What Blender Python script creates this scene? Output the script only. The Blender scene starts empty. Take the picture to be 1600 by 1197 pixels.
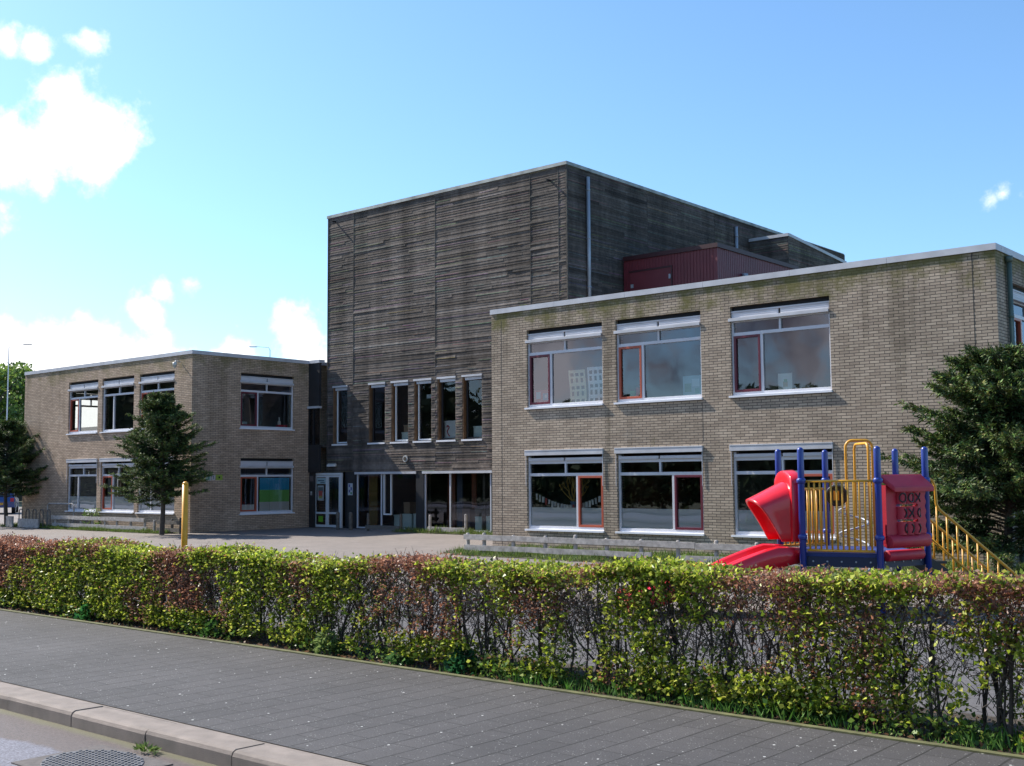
import bpy, math, random
import numpy as np
from mathutils import Vector, Matrix, noise

# ------------------------------------------------------------------ camera
S = bpy.context.scene
COL = S.collection
H_EYE = 1.78
yaw, pit, rol, fpx = .7047, .0829, -.007, 1792.9
hd = Vector((-math.sin(yaw), math.cos(yaw), 0)); rt = Vector((math.cos(yaw), math.sin(yaw), 0)); zz = Vector((0, 0, 1))
cf = hd * math.cos(pit) + zz * math.sin(pit)
cu = rt.cross(cf)
cr = rt * math.cos(rol) + cu * math.sin(rol)
cu2 = -rt * math.sin(rol) + cu * math.cos(rol)
cam = bpy.data.cameras.new('camera'); co = bpy.data.objects.new('camera', cam); COL.objects.link(co)
m = Matrix((cr, cu2, -cf)).transposed().to_4x4(); m.translation = Vector((0, 0, H_EYE)); co.matrix_world = m
cam.sensor_width = 36; cam.sensor_fit = 'HORIZONTAL'; cam.lens = fpx / 1600 * 36
cam.clip_start = .1; cam.clip_end = 3000
S.camera = co
S.render.resolution_x = 1024; S.render.resolution_y = 766
S.view_settings.view_transform = 'Standard'; S.view_settings.look = 'None'
S.view_settings.gamma = 1; S.view_settings.use_curve_mapping = False
S.view_settings.exposure = 0.78
S.cycles.max_bounces = 8; S.cycles.transparent_max_bounces = 12; S.cycles.caustics_reflective = False; S.cycles.caustics_refractive = False

# ------------------------------------------------------------------ sun and sky
SUN = Vector((-1.10, -.185, 1.0)).normalized()
el = math.asin(SUN.z); az = math.atan2(SUN.x, SUN.y)
sl = bpy.data.lights.new('sun', 'SUN'); so = bpy.data.objects.new('sun', sl); COL.objects.link(so)
sl.energy = 5.0; sl.angle = math.radians(.5); sl.color = (1, .94, .84)
so.rotation_euler = SUN.to_track_quat('Z', 'Y').to_euler(); so.location = (-40, -20, 40)

W = bpy.data.worlds.new('World'); S.world = W; W.use_nodes = True
nt = W.node_tree; nt.nodes.clear(); N = nt.nodes.new; L = nt.links.new
def nd(tree, t, **k):
    n = tree.nodes.new(t)
    for a, b in k.items():
        if a.startswith('i_'): n.inputs[int(a[2:])].default_value = b
        else: setattr(n, a, b)
    return n
def math_(tree, op, a, b=None, c=None, clamp=False):
    n = tree.nodes.new('ShaderNodeMath'); n.operation = op; n.use_clamp = clamp
    for i, v in enumerate((a, b, c)):
        if v is None: continue
        if isinstance(v, (int, float)): n.inputs[i].default_value = v
        else: tree.links.new(v, n.inputs[i])
    return n.outputs[0]
sky = nd(nt, 'ShaderNodeTexSky', sky_type='NISHITA', sun_disc=False, sun_elevation=el, sun_rotation=az, altitude=0, air_density=1.0, dust_density=.8, ozone_density=2.0)
out = N('ShaderNodeOutputWorld'); bg = N('ShaderNodeBackground'); bg.inputs[1].default_value = .112
tc = N('ShaderNodeTexCoord'); vec = tc.outputs['Generated']
ns = nd(nt, 'ShaderNodeTexNoise'); ns.inputs['Scale'].default_value = 17; ns.inputs['Detail'].default_value = 7; ns.inputs['Roughness'].default_value = .62
L(vec, ns.inputs['Vector'])
nz = ns.outputs['Fac']
CL = [((-.845, .453, .280), .044), ((-.866, .422, .265), .040), ((-.835, .475, .266), .032), ((-.9, .40, .25), .03), ((-.848, .45, .30), .028),
      ((-.82, .454, .347), .012), ((-.841, .423, .336), .011), ((-.851, .40, .34), .012), ((-.866, .442, .235), .014), ((-.876, .42, .238), .013), ((-.882, .419, .213), .013),
      ((-.818, .55, .164), .014), ((-.83, .53, .158), .010), ((-.841, .523, .138), .014), ((-.765, .63, .112), .034), ((-.80, .58, .09), .035),
      ((-.292, .931, .217), .004), ((-.282, .934, .222), .003), ((-.27, .94, .219), .000),
      ((-.5, -.7, .5), .18), ((-.2, -.9, .35), .16), ((-.75, -.6, .2), .2), ((.4, -.8, .4), .2), ((-.62, -.76, .13), .13), ((-.42, -.88, .17), .12)]
mask = None
for c, r in CL:
    d = nt.nodes.new('ShaderNodeVectorMath'); d.operation = 'DISTANCE'; L(vec, d.inputs[0]); n_ = Vector(c).normalized(); d.inputs[1].default_value = n_
    v = math_(nt, 'DIVIDE', math_(nt, 'SUBTRACT', r, d.outputs['Value']), max(r, .02))
    mask = v if mask is None else math_(nt, 'MAXIMUM', mask, v)
mask = math_(nt, 'ADD', mask, math_(nt, 'MULTIPLY', math_(nt, 'SUBTRACT', nz, .5), 3.4))
mr = nd(nt, 'ShaderNodeMapRange', interpolation_type='SMOOTHSTEP'); L(mask, mr.inputs[0]); mr.inputs[1].default_value = -.15; mr.inputs[2].default_value = .8
# a low bank of cloud round the horizon, on the sunny side of the sky
sep = N('ShaderNodeSeparateXYZ'); L(vec, sep.inputs[0])
bk = math_(nt, 'ADD', math_(nt, 'SUBTRACT', .098, sep.outputs[2]), math_(nt, 'MULTIPLY', math_(nt, 'SUBTRACT', nz, .5), .12))
bk = math_(nt, 'ADD', bk, math_(nt, 'MULTIPLY', math_(nt, 'ADD', sep.outputs[0], .72), -.25))
mb_ = nd(nt, 'ShaderNodeMapRange', interpolation_type='SMOOTHSTEP'); L(bk, mb_.inputs[0]); mb_.inputs[1].default_value = 0; mb_.inputs[2].default_value = .03
cm = math_(nt, 'MAXIMUM', mr.outputs[0], mb_.outputs[0])
# cloud brightness: sunlit white ahead, greyer bodies on the thick ones behind the street
n2 = nd(nt, 'ShaderNodeTexNoise'); n2.inputs['Scale'].default_value = 9; n2.inputs['Detail'].default_value = 7; L(vec, n2.inputs['Vector'])
cr_ = N('ShaderNodeValToRGB'); L(n2.outputs['Fac'], cr_.inputs[0])
cr_.color_ramp.elements[0].position = .42; cr_.color_ramp.elements[0].color = (1.5, 1.4, 1.8, 1); cr_.color_ramp.elements[1].position = .66; cr_.color_ramp.elements[1].color = (8.5, 8.3, 8.2, 1)
fr = nd(nt, 'ShaderNodeMapRange'); L(sep.outputs[1], fr.inputs[0]); fr.inputs[1].default_value = -.1; fr.inputs[2].default_value = .35
mc = nd(nt, 'ShaderNodeMix', data_type='RGBA'); L(fr.outputs[0], mc.inputs[0]); L(cr_.outputs[0], mc.inputs[6]); mc.inputs[7].default_value = (8.6, 8.5, 8.5, 1)
skm = nd(nt, 'ShaderNodeMix', data_type='RGBA', blend_type='MULTIPLY'); skm.inputs[0].default_value = 1; L(sky.outputs[0], skm.inputs[6]); skm.inputs[7].default_value = (.79, 1.03, 1.19, 1)
mx = nd(nt, 'ShaderNodeMix', data_type='RGBA'); L(cm, mx.inputs[0]); L(skm.outputs[2], mx.inputs[6]); L(mc.outputs[2], mx.inputs[7])
L(mx.outputs[2], bg.inputs[0]); L(bg.outputs[0], out.inputs[0])

# ------------------------------------------------------------------ object helpers
def wl(o):
    v = Vector((0, 0, 0))
    while o: v += o.location; o = o.parent
    return v
def tag(o, label, cat, group=None, kind=None):
    if label: o['label'] = label
    if cat: o['category'] = cat
    if group: o['group'] = group
    if kind: o['kind'] = kind
    return o
def thing(name, loc, label, cat, group=None, rz=0):
    o = bpy.data.objects.new(name, None); COL.objects.link(o); o.location = loc; o.rotation_euler = (0, 0, rz)
    o.empty_display_size = .3
    return tag(o, label, cat, group)
LOCAL = set()
def is_local(o):
    while o:
        if o.name in LOCAL: return True
        o = o.parent
    return False
class MB:
    def __init__(s): s.v = []; s.f = []; s.c = []; s.cur = (1, 1, 1)
    def add(s, vs, fs):
        b = len(s.v); s.v += [tuple(v) for v in vs]; s.f += [tuple(b + i for i in f) for f in fs]; s.c += [s.cur] * len(fs); return b
    def box(s, x0, x1, y0, y1, z0, z1):
        x0, x1 = min(x0, x1), max(x0, x1); y0, y1 = min(y0, y1), max(y0, y1); z0, z1 = min(z0, z1), max(z0, z1)
        s.add([(x0, y0, z0), (x1, y0, z0), (x1, y1, z0), (x0, y1, z0), (x0, y0, z1), (x1, y0, z1), (x1, y1, z1), (x0, y1, z1)],
              [(0, 3, 2, 1), (4, 5, 6, 7), (0, 1, 5, 4), (1, 2, 6, 5), (2, 3, 7, 6), (3, 0, 4, 7)])
        return s
    def obox(s, o, ax, ay, az_):   # oriented box: corner o, three edge vectors
        o, ax, ay, az_ = map(Vector, (o, ax, ay, az_))
        p = [o, o + ax, o + ax + ay, o + ay]; p += [q + az_ for q in p]
        s.add(p, [(0, 3, 2, 1), (4, 5, 6, 7), (0, 1, 5, 4), (1, 2, 6, 5), (2, 3, 7, 6), (3, 0, 4, 7)]); return s
    def tube(s, pts, r, n=8, cap=True):
        pts = [Vector(p) for p in pts]; k = len(pts)
        rs = r if isinstance(r, (list, tuple)) else [r] * k
        b = len(s.v); up = None
        for i, p in enumerate(pts):
            t = (pts[min(i + 1, k - 1)] - pts[max(i - 1, 0)]); t = t.normalized() if t.length > 1e-9 else Vector((0, 0, 1))
            if up is None: up = Vector((1, 0, 0)) if abs(t.x) < .8 else Vector((0, 1, 0))
            a = (up - t * up.dot(t)); a = a.normalized() if a.length > 1e-6 else t.orthogonal().normalized()
            up = a; c = t.cross(a)
            for j in range(n):
                th = 2 * math.pi * j / n
                q = p + (a * math.cos(th) + c * math.sin(th)) * rs[i]; s.v.append((q.x, q.y, q.z))
        for i in range(k - 1):
            for j in range(n):
                s.f.append((b + i * n + j, b + i * n + (j + 1) % n, b + (i + 1) * n + (j + 1) % n, b + (i + 1) * n + j)); s.c.append(s.cur)
        if cap:
            s.f.append(tuple(b + j for j in range(n))[::-1]); s.c.append(s.cur)
            s.f.append(tuple(b + (k - 1) * n + j for j in range(n))); s.c.append(s.cur)
        return s
    def grid(s, rows, close=False):  # rows of points, lofted
        b = len(s.v); m_ = len(rows[0])
        for r in rows: s.v += [tuple(p) for p in r]
        for i in range(len(rows) - 1):
            for j in range(m_ if close else m_ - 1):
                s.f.append((b + i * m_ + j, b + i * m_ + (j + 1) % m_, b + (i + 1) * m_ + (j + 1) % m_, b + (i + 1) * m_ + j)); s.c.append(s.cur)
        return s
    def build(s, name, mat, parent=None, smooth=False, bevel=0, sub=0, solid=0, color=False):
        o3 = wl(parent) if parent else Vector((0, 0, 0))
        if is_local(parent): o3 = Vector((0, 0, 0))
        me = bpy.data.meshes.new(name); me.from_pydata([(v[0] - o3.x, v[1] - o3.y, v[2] - o3.z) for v in s.v], [], s.f)
        if color:
            a = me.color_attributes.new('Col', 'FLOAT_COLOR', 'CORNER'); buf = []
            for f, c in zip(s.f, s.c): buf += [c[0], c[1], c[2], 1] * len(f)
            a.data.foreach_set('color', buf)
        me.materials.append(mat); me.update()
        if smooth: me.polygons.foreach_set('use_smooth', [True] * len(me.polygons))
        o = bpy.data.objects.new(name, me); COL.objects.link(o)
        if parent: o.parent = parent
        if solid: q = o.modifiers.new('solid', 'SOLIDIFY'); q.thickness = solid; q.offset = 0
        if bevel: q = o.modifiers.new('bevel', 'BEVEL'); q.width = bevel; q.segments = 2; q.limit_method = 'ANGLE'
        if sub: q = o.modifiers.new('sub', 'SUBSURF'); q.levels = sub; q.render_levels = sub
        return o
def qmesh(name, V, cols, mat, parent=None, nv=4):
    """V: (n, nv, 3) separate polygons; cols (n,3)."""
    n = len(V); me = bpy.data.meshes.new(name)
    V = V - np.array(wl(parent) if parent else (0, 0, 0))
    me.vertices.add(n * nv); me.vertices.foreach_set('co', V.reshape(-1).astype(np.float32))
    me.loops.add(n * nv); me.loops.foreach_set('vertex_index', np.arange(n * nv, dtype=np.int32))
    me.polygons.add(n); me.polygons.foreach_set('loop_start', np.arange(0, n * nv, nv, dtype=np.int32)); me.polygons.foreach_set('loop_total', np.full(n, nv, dtype=np.int32))
    a = me.color_attributes.new('Col', 'FLOAT_COLOR', 'CORNER')
    c4 = np.ones((n, nv, 4), np.float32); c4[:, :, :3] = cols[:, None, :]; a.data.foreach_set('color', c4.reshape(-1))
    me.materials.append(mat); me.update(calc_edges=True); me.validate()
    o = bpy.data.objects.new(name, me); COL.objects.link(o)
    if parent: o.parent = parent
    return o
def unit(a): return a / np.maximum(np.linalg.norm(a, axis=-1, keepdims=True), 1e-9)
def leaves(rng, C, D, ln, wd, fold=.25):
    """leaf quads at C pointing along D."""
    n = len(C); D = unit(D); r = rng.normal(size=(n, 3)); s = unit(np.cross(D, r)); nn = np.cross(D, s)
    ln = np.asarray(ln).reshape(-1, 1); wd = np.asarray(wd).reshape(-1, 1)
    mid = C + D * ln * .45
    return np.stack([C, mid + s * wd / 2 + nn * wd * fold, C + D * ln, mid - s * wd / 2 + nn * wd * fold], axis=1)

# ------------------------------------------------------------------ materials
def mat(name, col=(.5, .5, .5), rough=.6, metal=0, spec=.5, noise_=0, nscale=8, bump=0, bscale=40, attr=False, trans=0, coat=0):
    m = bpy.data.materials.new(name); m.use_nodes = True; t = m.node_tree; b = t.nodes['Principled BSDF']
    b.inputs['Base Color'].default_value = (*col, 1); b.inputs['Roughness'].default_value = rough; b.inputs['Metallic'].default_value = metal
    b.inputs['Specular IOR Level'].default_value = spec; b.inputs['Coat Weight'].default_value = coat
    g = t.nodes.new('ShaderNodeNewGeometry'); cs = None
    if attr:
        a = t.nodes.new('ShaderNodeAttribute'); a.attribute_name = 'Col'; cs = a.outputs['Color']; t.links.new(cs, b.inputs['Base Color'])
    if noise_:
        n = nd(t, 'ShaderNodeTexNoise'); n.inputs['Scale'].default_value = nscale; n.inputs['Detail'].default_value = 6; t.links.new(g.outputs['Position'], n.inputs['Vector'])
        r = nd(t, 'ShaderNodeMapRange'); t.links.new(n.outputs['Fac'], r.inputs[0]); r.inputs[1].default_value = .3; r.inputs[2].default_value = .7; r.inputs[3].default_value = 1 - noise_; r.inputs[4].default_value = 1 + noise_ * .6
        x = nd(t, 'ShaderNodeMix', data_type='RGBA', blend_type='MULTIPLY'); x.inputs[0].default_value = 1
        if cs: t.links.new(cs, x.inputs[6])
        else: x.inputs[6].default_value = (*col, 1)
        t.links.new(r.outputs[0], x.inputs[7]); t.links.new(x.outputs[2], b.inputs['Base Color']); cs = x.outputs[2]
    if bump:
        n = nd(t, 'ShaderNodeTexNoise'); n.inputs['Scale'].default_value = bscale; n.inputs['Detail'].default_value = 4; t.links.new(g.outputs['Position'], n.inputs['Vector'])
        bm = nd(t, 'ShaderNodeBump'); bm.inputs['Strength'].default_value = bump; bm.inputs['Distance'].default_value = .01; t.links.new(n.outputs['Fac'], bm.inputs['Height']); t.links.new(bm.outputs[0], b.inputs['Normal'])
    if trans:
        tr = t.nodes.new('ShaderNodeBsdfTranslucent'); ms = t.nodes.new('ShaderNodeMixShader'); ms.inputs[0].default_value = trans
        if cs: t.links.new(cs, tr.inputs[0])
        else: tr.inputs[0].default_value = (*col, 1)
        o = t.nodes['Material Output']; t.links.new(b.outputs[0], ms.inputs[1]); t.links.new(tr.outputs[0], ms.inputs[2]); t.links.new(ms.outputs[0], o.inputs[0])
    return m

def brick_mat(name, c1, c2, mortar, moss=.6, runs=.6, lift=.17):
    m = bpy.data.materials.new(name); m.use_nodes = True; t = m.node_tree; b = t.nodes['Principled BSDF']; K = t.links.new
    g = t.nodes.new('ShaderNodeNewGeometry'); sp = t.nodes.new('ShaderNodeSeparateXYZ'); K(g.outputs['Position'], sp.inputs[0])
    sn = t.nodes.new('ShaderNodeSeparateXYZ'); K(g.outputs['True Normal'], sn.inputs[0])
    side = math_(t, 'GREATER_THAN', math_(t, 'ABSOLUTE', sn.outputs[0]), .5)
    u = math_(t, 'ADD', math_(t, 'MULTIPLY', sp.outputs[0], math_(t, 'SUBTRACT', 1, side)), math_(t, 'MULTIPLY', sp.outputs[1], side))
    cb = t.nodes.new('ShaderNodeCombineXYZ'); K(u, cb.inputs[0]); K(sp.outputs[2], cb.inputs[1])
    wv = nd(t, 'ShaderNodeTexNoise'); wv.inputs['Scale'].default_value = 3; K(g.outputs['Position'], wv.inputs['Vector'])
    va = nd(t, 'ShaderNodeVectorMath', operation='MULTIPLY_ADD'); K(wv.outputs['Color'], va.inputs[0]); va.inputs[1].default_value = (.008, .01, 0); K(cb.outputs[0], va.inputs[2])
    br = t.nodes.new('ShaderNodeTexBrick'); K(va.outputs[0], br.inputs['Vector']); br.offset = .5
    br.inputs['Scale'].default_value = 1; br.inputs['Brick Width'].default_value = .22; br.inputs['Row Height'].default_value = .0625
    br.inputs['Mortar Size'].default_value = .0072; br.inputs['Mortar Smooth'].default_value = .2; br.inputs['Bias'].default_value = 0
    br.inputs['Color1'].default_value = (*c1, 1); br.inputs['Color2'].default_value = (*c2, 1); br.inputs['Mortar'].default_value = (*mortar, 1)
    # blotches of tone over the wall
    n1 = nd(t, 'ShaderNodeTexNoise'); n1.inputs['Scale'].default_value = .8; n1.inputs['Detail'].default_value = 8; n1.inputs['Roughness'].default_value = .65; K(g.outputs['Position'], n1.inputs['Vector'])
    r1 = nd(t, 'ShaderNodeMapRange'); K(n1.outputs['Fac'], r1.inputs[0]); r1.inputs[1].default_value = .3; r1.inputs[2].default_value = .7; r1.inputs[3].default_value = .78; r1.inputs[4].default_value = 1.18
    x1 = nd(t, 'ShaderNodeMix', data_type='RGBA', blend_type='MULTIPLY'); x1.inputs[0].default_value = 1; K(br.outputs['Color'], x1.inputs[6]); K(r1.outputs[0], x1.inputs[7])
    # vertical dirt runs under the coping
    mp = nd(t, 'ShaderNodeMapping'); mp.inputs['Scale'].default_value = (1.3, 1.3, .09); K(g.outputs['Position'], mp.inputs[0])
    n2 = nd(t, 'ShaderNodeTexNoise'); n2.inputs['Scale'].default_value = 1.6; n2.inputs['Detail'].default_value = 5; K(mp.outputs[0], n2.inputs['Vector'])
    hgt = nd(t, 'ShaderNodeMapRange'); K(sp.outputs[2], hgt.inputs[0]); hgt.inputs[1].default_value = 3.6; hgt.inputs[2].default_value = 6.3
    r2 = nd(t, 'ShaderNodeMapRange', interpolation_type='SMOOTHSTEP'); K(math_(t, 'ADD', n2.outputs['Fac'], math_(t, 'MULTIPLY', hgt.outputs[0], lift)), r2.inputs[0]); r2.inputs[1].default_value = .58; r2.inputs[2].default_value = .76
    x2 = nd(t, 'ShaderNodeMix', data_type='RGBA', blend_type='MULTIPLY'); K(math_(t, 'MULTIPLY', r2.outputs[0], runs), x2.inputs[0]); K(x1.outputs[2], x2.inputs[6]); x2.inputs[7].default_value = (.42, .42, .38, 1)
    # moss just below the coping
    hm = nd(t, 'ShaderNodeMapRange'); K(sp.outputs[2], hm.inputs[0]); hm.inputs[1].default_value = 5.2; hm.inputs[2].default_value = 6.2
    n3 = nd(t, 'ShaderNodeTexNoise'); n3.inputs['Scale'].default_value = 1.7; n3.inputs['Detail'].default_value = 9; n3.inputs['Roughness'].default_value = .7; K(g.outputs['Position'], n3.inputs['Vector'])
    r3 = nd(t, 'ShaderNodeMapRange'); K(math_(t, 'ADD', n3.outputs['Fac'], math_(t, 'MULTIPLY', hm.outputs[0], .26)), r3.inputs[0]); r3.inputs[1].default_value = .62; r3.inputs[2].default_value = .8; r3.inputs[4].default_value = moss
    x3 = nd(t, 'ShaderNodeMix', data_type='RGBA'); K(r3.outputs[0], x3.inputs[0]); K(x2.outputs[2], x3.inputs[6]); x3.inputs[7].default_value = (.13, .12, .035, 1)
    # pale salt bloom in a few patches
    n6 = nd(t, 'ShaderNodeTexNoise'); n6.inputs['Scale'].default_value = .55; n6.inputs['Detail'].default_value = 10; n6.inputs['Roughness'].default_value = .75; n6.noise_dimensions = '4D'; n6.inputs['W'].default_value = 3.1; K(g.outputs['Position'], n6.inputs['Vector'])
    r6 = nd(t, 'ShaderNodeMapRange'); K(n6.outputs['Fac'], r6.inputs[0]); r6.inputs[1].default_value = .58; r6.inputs[2].default_value = .72; r6.inputs[4].default_value = .38
    x6 = nd(t, 'ShaderNodeMix', data_type='RGBA', blend_type='SCREEN'); K(r6.outputs[0], x6.inputs[0]); K(x3.outputs[2], x6.inputs[6]); x6.inputs[7].default_value = (.30, .30, .31, 1); x3 = x6
    # fine grain
    n4 = nd(t, 'ShaderNodeTexNoise'); n4.inputs['Scale'].default_value = 60; n4.inputs['Detail'].default_value = 3; K(g.outputs['Position'], n4.inputs['Vector'])
    r4 = nd(t, 'ShaderNodeMapRange'); K(n4.outputs['Fac'], r4.inputs[0]); r4.inputs[3].default_value = .7; r4.inputs[4].default_value = 1.3
    x4 = nd(t, 'ShaderNodeMix', data_type='RGBA', blend_type='MULTIPLY'); x4.inputs[0].default_value = .7; K(x3.outputs[2], x4.inputs[6]); K(r4.outputs[0], x4.inputs[7])
    K(x4.outputs[2], b.inputs['Base Color']); b.inputs['Roughness'].default_value = .9; b.inputs['Specular IOR Level'].default_value = .2
    bm = nd(t, 'ShaderNodeBump'); bm.inputs['Strength'].default_value = .6; bm.inputs['Distance'].default_value = .008; bm.invert = True
    K(br.outputs['Fac'], bm.inputs['Height']); K(bm.outputs[0], b.inputs['Normal'])
    return m
M_brick = brick_mat('buff_brick', (.50, .40, .305), (.345, .27, .205), (.095, .082, .07), moss=.85)
M_brick2 = brick_mat('warm_buff_brick', (.54, .40, .295), (.39, .285, .205), (.13, .105, .085), moss=.5, runs=.35, lift=.10)

def tile_mat(name, c1, c2, joint, bw, rh, js, speck=0, rough=.85, swap=False, bumpd=.004, patch=.25, lines=0):
    m = bpy.data.materials.new(name); m.use_nodes = True; t = m.node_tree; b = t.nodes['Principled BSDF']; K = t.links.new
    g = t.nodes.new('ShaderNodeNewGeometry'); sp = t.nodes.new('ShaderNodeSeparateXYZ'); K(g.outputs['Position'], sp.inputs[0])
    cb = t.nodes.new('ShaderNodeCombineXYZ'); K(sp.outputs[1 if swap else 0], cb.inputs[0]); K(sp.outputs[0 if swap else 1], cb.inputs[1])
    wv = nd(t, 'ShaderNodeTexNoise'); wv.inputs['Scale'].default_value = 2.2; K(g.outputs['Position'], wv.inputs['Vector'])
    va = nd(t, 'ShaderNodeVectorMath', operation='MULTIPLY_ADD'); K(wv.outputs['Color'], va.inputs[0]); va.inputs[1].default_value = (.02, .02, 0); K(cb.outputs[0], va.inputs[2])
    br = t.nodes.new('ShaderNodeTexBrick'); K(va.outputs[0], br.inputs['Vector']); br.offset = .5
    br.inputs['Scale'].default_value = 1; br.inputs['Brick Width'].default_value = bw; br.inputs['Row Height'].default_value = rh; br.inputs['Mortar Size'].default_value = js; br.inputs['Mortar Smooth'].default_value = .3
    br.inputs['Color1'].default_value = (*c1, 1); br.inputs['Color2'].default_value = (*c2, 1); br.inputs['Mortar'].default_value = (*joint, 1)
    n1 = nd(t, 'ShaderNodeTexNoise'); n1.inputs['Scale'].default_value = .7; n1.inputs['Detail'].default_value = 8; n1.inputs['Roughness'].default_value = .7; K(g.outputs['Position'], n1.inputs['Vector'])
    r1 = nd(t, 'ShaderNodeMapRange'); K(n1.outputs['Fac'], r1.inputs[0]); r1.inputs[1].default_value = .3; r1.inputs[2].default_value = .7; r1.inputs[3].default_value = 1 - patch; r1.inputs[4].default_value = 1 + patch
    x1 = nd(t, 'ShaderNodeMix', data_type='RGBA', blend_type='MULTIPLY'); x1.inputs[0].default_value = 1; K(br.outputs['Color'], x1.inputs[6]); K(r1.outputs[0], x1.inputs[7])
    n2 = nd(t, 'ShaderNodeTexNoise'); n2.inputs['Scale'].default_value = 90; n2.inputs['Detail'].default_value = 3; n2.inputs['Roughness'].default_value = .8; K(g.outputs['Position'], n2.inputs['Vector'])
    r2 = nd(t, 'ShaderNodeMapRange'); K(n2.outputs['Fac'], r2.inputs[0]); r2.inputs[1].default_value = .3; r2.inputs[2].default_value = .7; r2.inputs[3].default_value = .55; r2.inputs[4].default_value = 1.5
    x2 = nd(t, 'ShaderNodeMix', data_type='RGBA', blend_type='MULTIPLY'); x2.inputs[0].default_value = 1; K(x1.outputs[2], x2.inputs[6]); K(r2.outputs[0], x2.inputs[7])
    last = x2.outputs[2]
    if speck:
        vo = nd(t, 'ShaderNodeTexVoronoi'); vo.inputs['Scale'].default_value = 16; K(g.outputs['Position'], vo.inputs['Vector'])
        n3 = nd(t, 'ShaderNodeTexWhiteNoise'); K(vo.outputs['Position'], n3.inputs['Vector'])
        th = math_(t, 'MULTIPLY', math_(t, 'POWER', n3.outputs['Value'], 6), .17)
        ms = math_(t, 'LESS_THAN', vo.outputs['Distance'], th)
        x3 = nd(t, 'ShaderNodeMix', data_type='RGBA'); K(math_(t, 'MULTIPLY', ms, speck), x3.inputs[0]); K(last, x3.inputs[6]); x3.inputs[7].default_value = (.62, .62, .6, 1); last = x3.outputs[2]
        vo2 = nd(t, 'ShaderNodeTexVoronoi'); vo2.inputs['Scale'].default_value = 70; K(g.outputs['Position'], vo2.inputs['Vector'])
        n5 = nd(t, 'ShaderNodeTexWhiteNoise'); K(vo2.outputs['Position'], n5.inputs['Vector'])
        m5 = math_(t, 'MULTIPLY', math_(t, 'LESS_THAN', vo2.outputs['Distance'], .35), math_(t, 'GREATER_THAN', n5.outputs['Value'], .93))
        x5 = nd(t, 'ShaderNodeMix', data_type='RGBA'); K(math_(t, 'MULTIPLY', m5, speck * .75), x5.inputs[0]); K(last, x5.inputs[6]); x5.inputs[7].default_value = (.26, .26, .25, 1); last = x5.outputs[2]
    if lines:
        wl_ = math_(t, 'ADD', math_(t, 'MULTIPLY', wv.outputs['Fac'], .022), sp.outputs[0])
        fr_ = math_(t, 'FRACT', math_(t, 'DIVIDE', wl_, lines))
        n7 = nd(t, 'ShaderNodeTexNoise'); n7.inputs['Scale'].default_value = 3.5; n7.inputs['Detail'].default_value = 4; K(g.outputs['Position'], n7.inputs['Vector'])
        ln = math_(t, 'MULTIPLY', math_(t, 'LESS_THAN', fr_, math_(t, 'MULTIPLY_ADD', n7.outputs['Fac'], .06, .008)), .75)
        x7 = nd(t, 'ShaderNodeMix', data_type='RGBA'); K(ln, x7.inputs[0]); K(last, x7.inputs[6]); x7.inputs[7].default_value = (.012, .012, .011, 1); last = x7.outputs[2]
    K(last, b.inputs['Base Color']); b.inputs['Roughness'].default_value = rough; b.inputs['Specular IOR Level'].default_value = .35
    bm = nd(t, 'ShaderNodeBump'); bm.inputs['Strength'].default_value = .7; bm.inputs['Distance'].default_value = bumpd
    h_ = math_(t, 'ADD', math_(t, 'MULTIPLY', br.outputs['Fac'], -1), math_(t, 'MULTIPLY', n2.outputs['Fac'], .5)); K(h_, bm.inputs['Height']); K(bm.outputs[0], b.inputs['Normal'])
    return m
M_pave = tile_mat('dark_pavement_tiles', (.064, .060, .062), (.055, .052, .054), (.024, .023, .022), .48, .24, .004, speck=.85, swap=True, lines=.24)
M_play = tile_mat('playground_tiles', (.205, .175, .16), (.18, .155, .142), (.11, .10, .09), .3, .3, .006, patch=.12)

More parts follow.
